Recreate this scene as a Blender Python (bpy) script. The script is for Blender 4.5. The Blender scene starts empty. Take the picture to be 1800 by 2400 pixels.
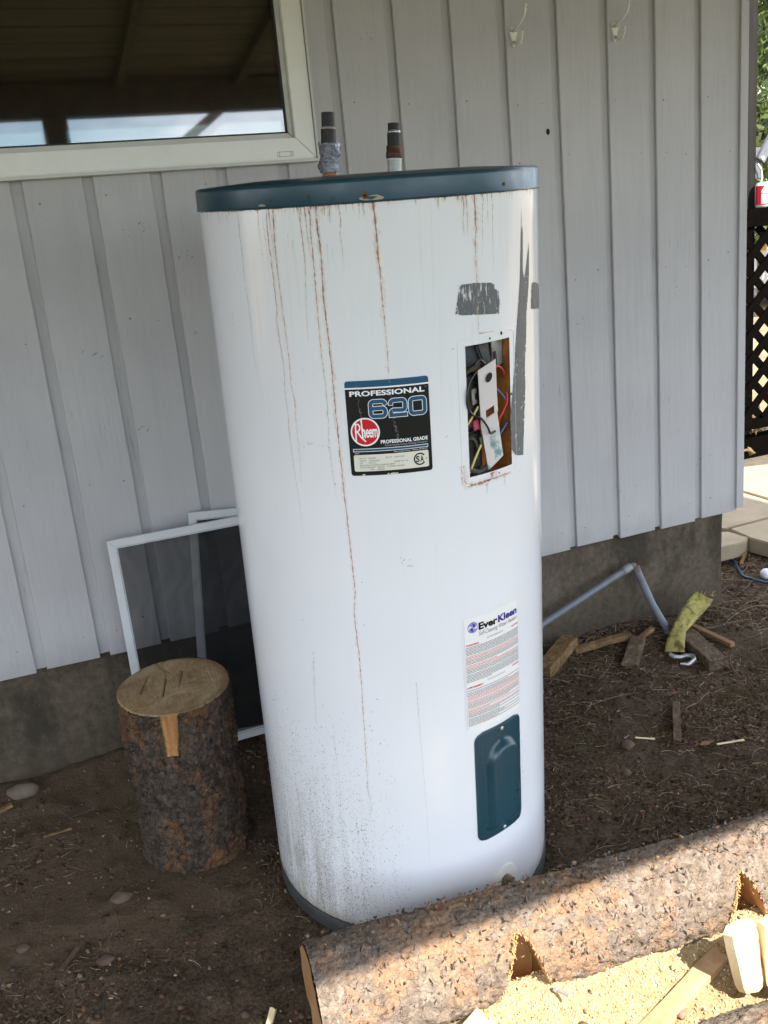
import bpy, bmesh, math, random
import numpy as np
from math import sin, cos, pi, radians, sqrt
from mathutils import Vector, Matrix, noise as mnoise

# ---------------------------------------------------------------- camera, sky, sun, exposure
scene = bpy.context.scene
COL = scene.collection
cam = bpy.data.cameras.new('camera')
cam.sensor_fit = 'VERTICAL'; cam.sensor_height = 24.0; cam.lens = 21.917
cam.clip_start = 0.02; cam.clip_end = 600
camo = bpy.data.objects.new('camera', cam); COL.objects.link(camo)
camo.matrix_world = Matrix(((0.9260162, 0.18463373, -0.3292482, -0.72146323),
                            (-0.36570965, 0.2226596, -0.90370302, -2.44510983),
                            (-0.09354379, 0.95725289, 0.27370873, 1.27438443), (0, 0, 0, 1)))
scene.camera = camo

SUN = Vector((0.42, -1.0, 1.16)).normalized()
world = bpy.data.worlds.new('World'); scene.world = world; world.use_nodes = True
wn = world.node_tree; wn.nodes.clear()
sky = wn.nodes.new('ShaderNodeTexSky'); sky.sky_type = 'NISHITA'; sky.sun_disc = False
sky.sun_elevation = math.asin(SUN.z); sky.sun_rotation = math.atan2(SUN.x, SUN.y)
sky.air_density = 1.0; sky.dust_density = 0.25; sky.ozone_density = 1.5
wtc = wn.nodes.new('ShaderNodeTexCoord')
wmp = wn.nodes.new('ShaderNodeMapping'); wmp.inputs['Scale'].default_value = (1, 1, 2.6); wmp.inputs['Location'].default_value = (2.6, .7, 0)
wns = wn.nodes.new('ShaderNodeTexNoise'); wns.inputs['Scale'].default_value = 2.3; wns.inputs['Detail'].default_value = 9; wns.inputs['Roughness'].default_value = 0.56
wrp = wn.nodes.new('ShaderNodeValToRGB'); wrp.color_ramp.elements[0].position = 0.42; wrp.color_ramp.elements[1].position = 0.55
wmx = wn.nodes.new('ShaderNodeMix'); wmx.data_type = 'RGBA'
wmx.inputs['B'].default_value = (12.5, 13.2, 14.4, 1)
wbg = wn.nodes.new('ShaderNodeBackground'); wbg.inputs['Strength'].default_value = 0.12
wout = wn.nodes.new('ShaderNodeOutputWorld')
L = wn.links.new
L(wtc.outputs['Generated'], wmp.inputs['Vector']); L(wmp.outputs['Vector'], wns.inputs['Vector']); L(wns.outputs['Fac'], wrp.inputs['Fac'])
L(wrp.outputs['Color'], wmx.inputs['Factor']); L(sky.outputs['Color'], wmx.inputs['A'])
L(wmx.outputs['Result'], wbg.inputs['Color']); L(wbg.outputs['Background'], wout.inputs['Surface'])

sl = bpy.data.lights.new('sun', 'SUN'); sl.energy = 5.0; sl.angle = radians(0.55); sl.color = (1.0, 0.94, 0.85)
so = bpy.data.objects.new('sun', sl); COL.objects.link(so)
so.rotation_euler = SUN.to_track_quat('Z', 'Y').to_euler()
scene.view_settings.view_transform = 'Standard'; scene.view_settings.look = 'None'
scene.view_settings.exposure = 1.60; scene.view_settings.gamma = 1.0
scene.view_settings.use_curve_mapping = False
scene.cycles.use_denoising = True
scene.cycles.max_bounces = 10; scene.cycles.diffuse_bounces = 6; scene.cycles.glossy_bounces = 4; scene.cycles.transparent_max_bounces = 16
scene.cycles.sample_clamp_indirect = 8

# ---------------------------------------------------------------- helpers
rng = np.random.default_rng(7); random.seed(7)
SL = 0.066; G0 = -0.035
def G(x, y):                       # smooth ground: falls gently away from the house
    return G0 + SL * (max(-3.2, min(0.0, y)))
def Gn(y): return G0 + SL * np.clip(y, -3.2, 0)

def _hash(ix, iy, s):
    n = (ix * 374761393 + iy * 668265263 + s * 974711) & 0x7fffffff
    n = ((n ^ (n >> 13)) * 1274126177) & 0x7fffffff
    return ((n ^ (n >> 16)) & 0xffff) / 65535.0
def vn(x, y, s=0):
    ix = np.floor(x).astype(np.int64); iy = np.floor(y).astype(np.int64)
    fx = x - ix; fy = y - iy; fx = fx*fx*(3-2*fx); fy = fy*fy*(3-2*fy)
    a = _hash(ix, iy, s); b = _hash(ix+1, iy, s); c = _hash(ix, iy+1, s); d = _hash(ix+1, iy+1, s)
    return (a*(1-fx)+b*fx)*(1-fy) + (c*(1-fx)+d*fx)*fy - 0.5
def fbm(x, y, s=0, o=4):
    r = 0; a = 1.0
    for k in range(o):
        r = r + a*vn(x*2**k + 17.3*k, y*2**k - 9.1*k, s+k); a *= 0.5
    return r

class MB:                          # collects shapes into one mesh
    def __init__(s): s.v = []; s.f = []; s.c = None
    def add(s, vs, fs):
        o = len(s.v); s.v.extend([tuple(v) for v in vs]); s.f.extend([tuple(i+o for i in f) for f in fs]); return s
    def box(s, c, d, rot=None, taper=1.0, jit=0.0):
        vs = []
        for z in (-.5, .5):
            t = taper if z > 0 else 1.0
            for x, y in ((-.5,-.5),(.5,-.5),(.5,.5),(-.5,.5)):
                v = Vector((x*d[0]*t, y*d[1]*t, z*d[2]))
                if jit: v += Vector((random.uniform(-jit,jit), random.uniform(-jit,jit), random.uniform(-jit,jit)))
                if rot is not None: v = rot @ v
                vs.append(v + Vector(c))
        return s.add(vs, [(0,3,2,1),(4,5,6,7),(0,1,5,4),(1,2,6,5),(2,3,7,6),(3,0,4,7)])
    def bar(s, a, b, w, h, up=(0,0,1)):          # box from a to b
        a = Vector(a); b = Vector(b); d = (b-a); L = d.length; x = d/L
        y = Vector(up).cross(x)
        if y.length < 1e-4: y = Vector((0,1,0)).cross(x)
        y.normalize(); z = x.cross(y)
        rot = Matrix((x, y, z)).transposed()
        return s.box((a+b)/2, (L, w, h), rot)
    def tube(s, pts, r, n=10, cap=True, hollow=0):
        pts = [Vector(p) for p in pts]; rs = r if isinstance(r, (list, tuple)) else [r]*len(pts)
        vs = []; fs = []; prev = None
        for i, p in enumerate(pts):
            t = (pts[min(i+1, len(pts)-1)] - pts[max(i-1, 0)]).normalized()
            if prev is None:
                u = t.cross(Vector((0,0,1)));
                if u.length < .05: u = t.cross(Vector((0,1,0)))
            else: u = prev - t*prev.dot(t)
            u.normalize(); w = t.cross(u); prev = u
            for k in range(n):
                an = 2*pi*k/n; vs.append(p + (u*cos(an) + w*sin(an))*rs[i])
        for i in range(len(pts)-1):
            for k in range(n):
                k2 = (k+1) % n; fs.append((i*n+k, i*n+k2, (i+1)*n+k2, (i+1)*n+k))
        if cap:
            fs.append(tuple(range(n-1, -1, -1))); m = (len(pts)-1)*n; fs.append(tuple(range(m, m+n)))
        return s.add(vs, fs)
    def lathe(s, prof, n=48, c=(0,0,0), caps=True, arc=None):
        vs = []; fs = []
        for r, z in prof:
            for k in range(n):
                an = 2*pi*k/n; vs.append((c[0]+r*cos(an), c[1]+r*sin(an), c[2]+z))
        for i in range(len(prof)-1):
            for k in range(n):
                k2 = (k+1) % n; fs.append((i*n+k, i*n+k2, (i+1)*n+k2, (i+1)*n+k))
        if caps:
            fs.append(tuple(range(n-1, -1, -1))); m = (len(prof)-1)*n; fs.append(tuple(range(m, m+n)))
        return s.add(vs, fs)
    def prism(s, pts, y0, y1):                    # outline in x,z extruded along y
        n = len(pts); vs = [(x, y0, z) for x, z in pts] + [(x, y1, z) for x, z in pts]
        fs = [tuple(range(n)), tuple(range(2*n-1, n-1, -1))] + [(i, i+n, (i+1) % n + n, (i+1) % n) for i in range(n)]
        return s.add(vs, fs)
    def sphere(s, c, r, n=10, sq=(1,1,1), jit=0, seed=0):
        vs = []; fs = []; m = n//2+1
        for i in range(1, m):
            th = pi*i/m
            for k in range(n):
                an = 2*pi*k/n; d = Vector((sin(th)*cos(an), sin(th)*sin(an), cos(th)))
                q = 1 + jit*mnoise.noise(d*1.7 + Vector((seed*3.1, seed, 0)))
                vs.append((c[0]+d.x*r*sq[0]*q, c[1]+d.y*r*sq[1]*q, c[2]+d.z*r*sq[2]*q))
        t = len(vs); vs.append((c[0], c[1], c[2]+r*sq[2])); vs.append((c[0], c[1], c[2]-r*sq[2]))
        for i in range(m-2):
            for k in range(n):
                k2 = (k+1) % n; fs.append((i*n+k, (i+1)*n+k, (i+1)*n+k2, i*n+k2))
        for k in range(n):
            k2 = (k+1) % n; fs.append((t, k, k2)); fs.append((t+1, (m-2)*n+k2, (m-2)*n+k))
        return s.add(vs, fs)

MATS = {}
def link_mesh(name, me, mat, parent=None):
    o = bpy.data.objects.new(name, me); COL.objects.link(o)
    if mat is not None: me.materials.append(mat)
    if parent is not None: o.parent = parent
    return o
XF = {}
def obj(name, mb, mat, parent=None, smooth=False, world=False, bevel=0, cols=None, bseg=2):
    me = bpy.data.meshes.new(name)
    if isinstance(mb, tuple): me.from_pydata(mb[0], [], mb[1])
    else: me.from_pydata(mb.v, [], mb.f)
    if world and parent is not None and parent.name in XF: me.transform(XF[parent.name].inverted())
    if bevel:
        bm = bmesh.new(); bm.from_mesh(me)
        bmesh.ops.remove_doubles(bm, verts=bm.verts, dist=1e-6)
        bmesh.ops.recalc_face_normals(bm, faces=bm.faces)
        ed = [e for e in bm.edges if len(e.link_faces) == 2 and e.calc_face_angle(0) > 0.5]
        bmesh.ops.bevel(bm, geom=ed, offset=bevel, segments=bseg, affect='EDGES', clamp_overlap=True)
        bm.to_mesh(me); bm.free()
    me.update()
    if smooth:
        me.shade_smooth()
        if smooth != 'all':
            try: me.set_sharp_from_angle(angle=radians(smooth if smooth is not True else 40))
            except Exception: pass
    if cols is not None:
        at = me.color_attributes.new('Col', 'FLOAT_COLOR', 'POINT'); at.data.foreach_set('color', np.asarray(cols, dtype=np.float32).ravel())
    return link_mesh(name, me, mat, parent)
def props(o, label, cat, group=None):
    o['label'] = label; o['category'] = cat
    if group: o['group'] = group
    return o
def thing(name, label, cat, loc=(0,0,0), rot=None, group=None):
    o = bpy.data.objects.new(name, None); COL.objects.link(o); o.empty_display_size = 0.05
    M = Matrix.Translation(Vector(loc))
    if rot is not None: M = M @ rot.to_4x4()
    o.matrix_world = M; XF[o.name] = M
    return props(o, label, cat, group)
def fast_mesh(name, V, F, mat, parent=None, cols=None, smooth=False):
    """V (n,3) array, F (m,k) array of equal-size faces."""
    me = bpy.data.meshes.new(name); V = np.asarray(V, np.float32); F = np.asarray(F, np.int32)
    me.vertices.add(len(V)); me.vertices.foreach_set('co', V.ravel())
    k = F.shape[1]; me.loops.add(F.size); me.loops.foreach_set('vertex_index', F.ravel())
    me.polygons.add(len(F)); me.polygons.foreach_set('loop_start', np.arange(0, F.size, k, dtype=np.int32))
    try: me.polygons.foreach_set('loop_total', np.full(len(F), k, np.int32))
    except Exception: pass
    me.update(calc_edges=True); me.validate()
    if smooth: me.shade_smooth()
    if cols is not None:
        at = me.color_attributes.new('Col', 'FLOAT_COLOR', 'POINT'); at.data.foreach_set('color', np.asarray(cols, dtype=np.float32).ravel())
    return link_mesh(name, me, mat, parent)
def grid_faces(nu, nv, wrap=False):
    i = np.arange(nu-1)[:, None]; j = np.arange(nv if wrap else nv-1)[None, :]
    j2 = (j+1) % nv
    return np.stack([i*nv+j+0*i, (i+1)*nv+j, (i+1)*nv+j2, i*nv+j2+0*i], -1).reshape(-1, 4)

# ---------------------------------------------------------------- materials
class NT:
    def __init__(s, name):
        s.m = bpy.data.materials.new(name); s.m.use_nodes = True; s.t = s.m.node_tree; s.t.nodes.clear()
        s.out = s.n('ShaderNodeOutputMaterial'); s.b = s.n('ShaderNodeBsdfPrincipled'); s.l(s.b.outputs[0], s.out.inputs[0])
        s.tc = s.n('ShaderNodeTexCoord')
    def n(s, t, **k):
        o = s.t.nodes.new(t)
        for a, b in k.items(): setattr(o, a, b)
        return o
    def l(s, a, b): s.t.links.new(a, b)
    def coord(s, scale=(1,1,1), kind='Object', loc=(0,0,0)):
        mp = s.n('ShaderNodeMapping'); mp.inputs['Scale'].default_value = scale; mp.inputs['Location'].default_value = loc
        s.l(s.tc.outputs[kind], mp.inputs['Vector']); return mp.outputs[0]
    def noise(s, vec, sc, det=4, rough=.55, dist=0):
        o = s.n('ShaderNodeTexNoise'); s.l(vec, o.inputs['Vector']); o.inputs['Scale'].default_value = sc
        o.inputs['Detail'].default_value = det; o.inputs['Roughness'].default_value = rough; o.inputs['Distortion'].default_value = dist
        return o.outputs['Fac']
    def vor(s, vec, sc, feat='F1', out='Distance', rnd=1):
        o = s.n('ShaderNodeTexVoronoi'); o.feature = feat; s.l(vec, o.inputs['Vector']); o.inputs['Scale'].default_value = sc
        o.inputs['Randomness'].default_value = rnd; return o.outputs[out]
    def ramp(s, fac, pts, interp='LINEAR'):
        o = s.n('ShaderNodeValToRGB'); s.l(fac, o.inputs[0]); e = o.color_ramp.elements; o.color_ramp.interpolation = interp
        while len(e) < len(pts): e.new(.5)
        for i, (p, c) in enumerate(pts):
            e[i].position = p; e[i].color = (c if isinstance(c, tuple) else (c, c, c)) + (1,)
        return o.outputs[0]
    def mix(s, f, a, b, mode='MIX'):
        o = s.n('ShaderNodeMix'); o.data_type = 'RGBA'; o.blend_type = mode
        for val, key in ((f, 'Factor'), (a, 'A'), (b, 'B')):
            if isinstance(val, tuple): o.inputs[key].default_value = val + (1,) if len(val) == 3 else val
            elif isinstance(val, (int, float)): o.inputs[key].default_value = val
            else: s.l(val, o.inputs[key])
        return o.outputs['Result']
    def math(s, op, a, b=0.0, clamp=False):
        o = s.n('ShaderNodeMath'); o.operation = op; o.use_clamp = clamp
        for i, v in enumerate((a, b)):
            if isinstance(v, (int, float)): o.inputs[i].default_value = v
            else: s.l(v, o.inputs[i])
        return o.outputs[0]
    def sep(s, vec):
        o = s.n('ShaderNodeSeparateXYZ'); s.l(vec, o.inputs[0]); return o.outputs
    def bump(s, h, strength=.3, dist=.002, prev=None):
        o = s.n('ShaderNodeBump'); o.inputs['Strength'].default_value = strength; o.inputs['Distance'].default_value = dist
        s.l(h, o.inputs['Height'])
        if prev is not None: s.l(prev, o.inputs['Normal'])
        return o.outputs[0]
    def attr(s, name='Col'):
        o = s.n('ShaderNodeVertexColor'); o.layer_name = name; return o.outputs
    def set(s, color=None, rough=None, normal=None, metal=None, spec=None, coat=None, alpha=None, ior=None):
        for v, k in ((color, 'Base Color'), (rough, 'Roughness'), (normal, 'Normal'), (metal, 'Metallic'), (spec, 'Specular IOR Level'), (coat, 'Coat Weight'), (alpha, 'Alpha'), (ior, 'IOR')):
            if v is None: continue
            if isinstance(v, tuple): s.b.inputs[k].default_value = v + (1,) if len(v) == 3 else v
            elif isinstance(v, (int, float)): s.b.inputs[k].default_value = v
            else: s.l(v, s.b.inputs[k])
        return s.m

def plain(name, col, rough=.6, var=.25, sc=30, bump=.15, metal=0, bd=.001, spec=None, stretch=(1,1,1)):
    t = NT(name); v = t.coord(stretch)
    f = t.noise(v, sc, 5, .6)
    d = tuple(c*(1-var) for c in col); h = tuple(min(1, c*(1+var)) for c in col)
    c = t.ramp(f, [(.3, d), (.7, h)])
    return t.set(c, rough, t.bump(t.noise(v, sc*3, 4), bump, bd), metal, spec)

# siding paint: weathered grey latex on rough sawn boards
def siding_mat():
    t = NT('grey_siding_paint'); oi = t.n('ShaderNodeObjectInfo')
    mp = t.n('ShaderNodeMapping'); t.l(t.tc.outputs['Object'], mp.inputs[0])
    cx = t.n('ShaderNodeCombineXYZ'); t.l(t.math('MULTIPLY', oi.outputs['Random'], 13.0), cx.inputs[2]); t.l(cx.outputs[0], mp.inputs['Location'])
    v = mp.outputs[0]
    st = t.n('ShaderNodeMapping'); t.l(v, st.inputs[0]); st.inputs['Scale'].default_value = (1, 1, .055); s = st.outputs[0]
    fine = t.noise(s, 260, 5, .65, .3); med = t.noise(s, 60, 4, .6, 1.2); big = t.noise(v, 2.2, 4, .6)
    wv = t.n('ShaderNodeTexNoise'); st2 = t.n('ShaderNodeMapping'); t.l(v, st2.inputs[0]); st2.inputs['Scale'].default_value = (1, 1, .12)
    t.l(st2.outputs[0], wv.inputs['Vector']); wv.inputs['Scale'].default_value = 9; wv.inputs['Detail'].default_value = 1; 
    rings = t.math('SINE', t.math('MULTIPLY', wv.outputs['Fac'], 90.0))
    worn = t.ramp(t.noise(v, 3.1, 3, .6), [(.50, 0.0), (.68, 1.0)])
    base = t.ramp(big, [(.3, (.385, .374, .380)), (.7, (.445, .430, .430))])
    base = t.mix(t.math('MULTIPLY', t.ramp(med, [(.45, 0.0), (.8, 1.0)]), .35), base, (.325, .322, .340))
    # fine vertical checks showing bare grey wood where worn
    chk = t.ramp(t.noise(s, 150, 6, .7), [(.60, 0.0), (.66, 1.0)])
    base = t.mix(t.math('MULTIPLY', t.math('MULTIPLY', chk, worn), .55), base, (.13, .125, .13))
    # scuffs, specks
    sp = t.ramp(t.vor(v, 26, 'F1'), [(.0, 1.0), (.045, 0.0)])
    sel = t.ramp(t.noise(v, 9, 2), [(.56, 0.0), (.60, 1.0)])
    base = t.mix(t.math('MULTIPLY', t.math('MULTIPLY', sp, sel), .8), base, (.06, .055, .05))
    stain = t.ramp(t.noise(v, 5.5, 6, .7), [(.60, 0.0), (.78, 1.0)])
    base = t.mix(t.math('MULTIPLY', stain, .32), base, (.25, .24, .235))
    # grime where rain splashes the lowest few centimetres
    z = t.sep(t.tc.outputs['Object'])[2]
    low = t.ramp(t.math('ADD', z, t.math('MULTIPLY', t.noise(v, 20, 4), .12)), [(.33, 1.0), (.42, 0.0)])
    base = t.mix(t.math('MULTIPLY', low, .3), base, (.20, .19, .16))
    h = t.math('ADD', t.math('MULTIPLY', fine, .6), t.math('ADD', t.math('MULTIPLY', med, .9), t.math('MULTIPLY', rings, .05)))
    h = t.math('SUBTRACT', h, t.math('MULTIPLY', t.math('MULTIPLY', chk, worn), .8))
    rough = t.ramp(med, [(.3, .5), (.7, .65)])
    return t.set(base, rough, t.bump(h, .42, .0015), spec=.35)
M_SID = siding_mat()

def concrete_mat():
    t = NT('old_concrete'); v = t.coord(); 
    big = t.noise(v, 2.6, 5, .6, .5); f = t.noise(v, 45, 6, .7)
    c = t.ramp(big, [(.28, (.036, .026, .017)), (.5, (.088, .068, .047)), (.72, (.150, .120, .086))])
    c = t.mix(.5, c, t.ramp(f, [(.34, (.036, .028, .019)), (.7, (.155, .128, .095))]))
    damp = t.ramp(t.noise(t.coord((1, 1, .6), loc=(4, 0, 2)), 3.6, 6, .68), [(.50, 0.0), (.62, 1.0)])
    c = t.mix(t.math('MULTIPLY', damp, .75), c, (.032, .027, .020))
    ag = t.ramp(t.vor(v, 75), [(.0, 1.0), (.13, 0.0)]); sel = t.ramp(t.noise(v, 30, 2), [(.52, 0.0), (.58, 1.0)])
    c = t.mix(t.math('MULTIPLY', t.math('MULTIPLY', ag, sel), .7), c, (.33, .31, .27))
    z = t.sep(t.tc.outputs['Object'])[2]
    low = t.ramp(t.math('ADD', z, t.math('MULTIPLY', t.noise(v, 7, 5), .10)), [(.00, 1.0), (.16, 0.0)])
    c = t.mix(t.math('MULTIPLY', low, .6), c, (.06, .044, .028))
    pit = t.ramp(t.vor(v, 120), [(.0, 1.0), (.16, 0.0)]); ps = t.ramp(t.noise(v, 18, 3), [(.5, 0.0), (.6, 1.0)]); pit = t.math('MULTIPLY', pit, ps)
    c = t.mix(t.math('MULTIPLY', pit, .7), c, (.02, .017, .013))
    run = t.ramp(t.noise(t.coord((1, 1, .18)), 22, 6, .7), [(.52, 0.0), (.66, 1.0)]); c = t.mix(t.math('MULTIPLY', run, .4), c, (.045, .035, .025))
    fl_ = t.math('SINE', t.math('MULTIPLY', t.sep(t.tc.outputs['Object'])[2], 48.0)); fl_ = t.ramp(fl_, [(.985, 0.0), (1.0, 1.0)])
    h = t.math('SUBTRACT', t.math('ADD', f, t.math('MULTIPLY', ag, .4)), pit)
    return t.set(c, .9, t.bump(h, .8, .005), spec=.2)
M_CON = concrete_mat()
M_VINYL = plain('white_vinyl', (.70, .69, .64), .35, .05, 12, .05)
M_VINYL2 = plain('greyed_vinyl_sash', (.50, .50, .46), .4, .08, 14, .05)
M_GASKET = plain('black_gasket', (.012, .012, .012), .6)
M_DARKWOOD = plain('dark_stained_post', (.060, .052, .048), .75, .35, 40, .4, stretch=(1, 1, .08))
M_CEIL = plain('dim_ceiling_boards', (.215, .185, .13), .7, .2, 14, .2, stretch=(.1, 1, 1))
M_RAFT = plain('roof_timber', (.15, .125, .09), .75, .25, 18, .3)
M_SHING = plain('roof_shingles', (.10, .10, .10), .9, .3, 40, .5)
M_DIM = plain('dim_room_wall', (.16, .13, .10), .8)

# ================================================================ ground
def bumpy(X, Y):
    z = Gn(Y)
    near = np.exp(-np.maximum(0, np.hypot(X-.3, Y+.5)-3.0)/2.0)
    a = 1.3*.030*fbm(X*1.9, Y*1.9, 3, 3) + .020*fbm(X*7, Y*7, 11, 4) + .010*np.maximum(-.1, fbm(X*24, Y*24, 21, 3))
    a = a + .005*np.maximum(0, vn(X*52, Y*52, 31))
    # smooth trodden dirt on the far left, hump of fill along the foundation
    smooth = np.clip((-.55-X)/.25, 0, 1) * np.clip((Y+.62)/.15, 0, 1) * np.clip((-.2-Y)/.1, 0, 1)
    a = a*(1-.65*smooth)
    berm = .030*np.clip((Y+.20)/.20, 0, 1)*np.clip((-.30-X)/.2, 0, 1)
    # level pads under the heater, the block and the log so that they stand on the soil
    def pad(cx, cy, r): return np.clip((np.hypot(X-cx, Y-cy)-r)/.07, 0, 1)
    a = a*pad(-.081, -.66, .31)*pad(-.533, -.396, .12)
    dl = np.abs(Y-(-1.117-.0917*X)); inl = (X > -.5)
    a = np.where(inl, a*np.clip((dl-.04)/.08, .15, 1), a)
    a = np.where(inl & (dl < .05), a+.004, a)
    return z + (a + berm)*near - .006
def axis_coords(a, b, step, far, growth=1.22):
    c = np.arange(a, b+1e-9, step); lo = [a]; hi = [c[-1]]; s = step
    while lo[-1] > -far: s *= growth; lo.append(lo[-1]-s)
    s = step
    while hi[-1] < far: s *= growth; hi.append(hi[-1]+s)
    return np.concatenate([np.array(lo[1:][::-1]), c, np.array(hi[1:])])
gx = axis_coords(-1.6, 2.4, .0095, 160); gy = axis_coords(-1.75, .55, .0095, 160)
GX, GY = np.meshgrid(gx, gy, indexing='ij'); GZ = bumpy(GX, GY)
def ground_mat():
    t = NT('dirt'); v = t.coord(); X, Y, Z = t.sep(t.tc.outputs['Object'])
    big = t.noise(v, 2.4, 5, .6); med = t.noise(v, 17, 6, .7); fine = t.noise(v, 120, 5, .75)
    c = t.ramp(big, [(.32, (.026, .0145, .0078)), (.5, (.050, .030, .0165)), (.70, (.095, .062, .035))])
    c = t.mix(.6, c, t.ramp(med, [(.36, (.014, .009, .005)), (.64, (.122, .086, .055))]))
    c = t.mix(.45, c, t.ramp(fine, [(.38, (.010, .007, .005)), (.64, (.160, .115, .078))]))
    crumbs = t.ramp(t.vor(v, 190), [(.0, 1.0), (.22, 0.0)]); sel = t.ramp(t.noise(v, 70, 2), [(.55, 0.0), (.62, 1.0)])
    c = t.mix(t.math('MULTIPLY', t.math('MULTIPLY', crumbs, sel), .8), c, (.20, .155, .11))
    # trodden paler dust to the left of the block
    lx = t.ramp(t.math('ADD', X, t.math('MULTIPLY', t.noise(v, 6, 5, .6), .5)), [(-.0, 0.0), (1.0, 1.0)])
    dust = t.n('ShaderNodeMapRange'); dust.inputs['From Min'].default_value = -.30; dust.inputs['From Max'].default_value = -.62
    t.l(t.math('ADD', X, t.math('MULTIPLY', t.math('SUBTRACT', t.noise(v, 5, 6, .65), .5), .55)), dust.inputs['Value'])
    dy = t.n('ShaderNodeMapRange'); dy.inputs['From Min'].default_value = -.78; dy.inputs['From Max'].default_value = -.60
    t.l(t.math('ADD', Y, t.math('MULTIPLY', t.math('SUBTRACT', t.noise(v, 8, 6, .65), .5), .3)), dy.inputs['Value'])
    c = t.mix(t.math('MULTIPLY', t.math('MULTIPLY', dust.outputs[0], dy.outputs[0]), .6), c, (.120, .084, .052))
    # sun bleached dry grass out in the yard
    r1 = t.n('ShaderNodeMapRange'); r1.inputs['From Min'].default_value = -2.6; r1.inputs['From Max'].default_value = -3.4; t.l(Y, r1.inputs['Value'])
    r2 = t.n('ShaderNodeMapRange'); r2.inputs['From Min'].default_value = 1.0; r2.inputs['From Max'].default_value = 1.9; t.l(Y, r2.inputs['Value'])
    r3 = t.n('ShaderNodeMapRange'); r3.inputs['From Min'].default_value = 3.0; r3.inputs['From Max'].default_value = 4.0; t.l(X, r3.inputs['Value'])
    yard = t.math('MAXIMUM', r2.outputs[0], r3.outputs[0])
    unseen_lawn = t.ramp(t.noise(v, 2.2, 8, .75), [(.3, (.045, .055, .022)), (.5, (.085, .090, .040)), (.7, (.16, .135, .075))])  # out of view, coloured dark and green to cut warm bounce light
    gr = t.ramp(t.noise(v, 3.5, 8, .75), [(.3, (.15, .105, .060)), (.5, (.27, .20, .115)), (.7, (.36, .28, .17))])
    c = t.mix(yard, c, gr); c = t.mix(r1.outputs[0], c, unseen_lawn)
    h = t.math('ADD', t.math('MULTIPLY', med, 1.0), t.math('ADD', t.math('MULTIPLY', fine, .5), t.math('MULTIPLY', crumbs, .25)))
    return t.set(c, .95, t.bump(h, 1.0, .012), spec=.12)
M_GROUND = ground_mat()
g = fast_mesh('ground', np.stack([GX.ravel(), GY.ravel(), GZ.ravel()], -1), grid_faces(len(gx), len(gy)), M_GROUND, smooth=True)
g['kind'] = 'structure'
def gz(x, y):
    return float(bumpy(np.array([x]), np.array([y]))[0])

# ================================================================ house
house = thing('house', 'grey board sided house wall with a white window and concrete foundation behind the heater', 'house', (0, 0, 0))
SP = .162; CH = .0245; TOP = 2.62; BOT = .2916
def board(k, x0, x1, z0, z1, ch=True, seed=0):
    """one channel siding board: flat face at y=0, recessed lip at its right"""
    r = random.Random(k*31+5)
    x1f = x1-CH if ch else x1
    n = max(2, int((z1-z0)/.12)); wob = [r.uniform(-.0008, .0008) for _ in range(n+1)]
    vs = []; fs = []
    prof = [(x0+.0016, .018), (x0+.0016, .0022), (x0+.0034, 0), (x1f-.0016, 0), (x1f, .0016), (x1f, .0095)]
    if ch: prof += [(x1+.004, .0095)]
    prof += [((x1+.004) if ch else x1f, .018)]
    m = len(prof); end = r.uniform(-.003, .003)
    for i in range(n+1):
        z = z0+(z1-z0)*i/n
        for j, (x, y) in enumerate(prof):
            zz = z
            if i == 0 and z0 < .4: zz = z + end + (.006 if y > .009 else 0) + r.uniform(-.0012, .0012)
            vs.append((x+wob[i]*(1 if j not in (0, m-1) else 0), y+wob[i]*.6, zz))
    for i in range(n):
        for j in range(m): fs.append((i*m+j, i*m+(j+1) % m, (i+1)*m+(j+1) % m, (i+1)*m+j))
    fs.append(tuple(range(m-1, -1, -1))); fs.append(tuple(range(n*m, n*m+m)))
    return MB().add(vs, fs)
WX1, WZ0, WZ1 = .074, 1.503, 2.36
for k in range(-16, 9):
    x0, x1 = k*SP, (k+1)*SP
    last = (k == 8)
    if last: x1 = 1.443
    if k < 0:
        obj('siding_board', board(k, x0, x1, BOT, WZ0-.004), M_SID, house)
        obj('siding_board', board(k+100, x0, x1, WZ1+.01, TOP), M_SID, house)
    elif k == 0:
        mb = board(k, x0, x1, BOT, WZ0-.004); b2 = board(k, WX1+.004, x1, WZ0-.004, TOP); mb.add(b2.v, b2.f)
        obj('siding_board', mb, M_SID, house)
    else:
        obj('siding_board', board(k, x0, x1, BOT, TOP, ch=not last), M_SID, house)
obj('sheathing', MB().box(((-2.6+1.39)/2, .028, (BOT+.012+TOP)/2), (3.99, .018, TOP-BOT-.012)), plain('dark_sheathing', (.03, .03, .03), .9), house)
# knot hole drilled in the third board from the corner; nail heads
M_HOLE = plain('dark_hole', (.01, .009, .008), .9)
mb = MB(); mb.add([(.768+.0062*cos(a), -.0004, 1.535+.0085*sin(a)) for a in [2*pi*i/14 for i in range(14)]], [tuple(range(14))])
obj('drilled_hole', mb, M_HOLE, house)
r = random.Random(3); mb = MB()
for k in range(-9, 9):
    for z in (.36, .74, 1.14, 1.46, 1.62, 1.9):
        for dx in (.03, .11):
            x = k*SP+dx+r.uniform(-.008, .008); zz = z+r.uniform(-.02, .02)
            if x < WX1+.02 and zz > WZ0-.03: continue
            if r.random() < .5: continue
            q = r.uniform(.0015, .0028)
            mb.add([(x+q*cos(a), -.0006, zz+q*sin(a)) for a in [2*pi*i/7 for i in range(7)]], [tuple(range(7))])
o = obj('nail_heads', mb, plain('dark_nail', (.13, .12, .115), .7), house); o['kind'] = 'stuff'
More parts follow.
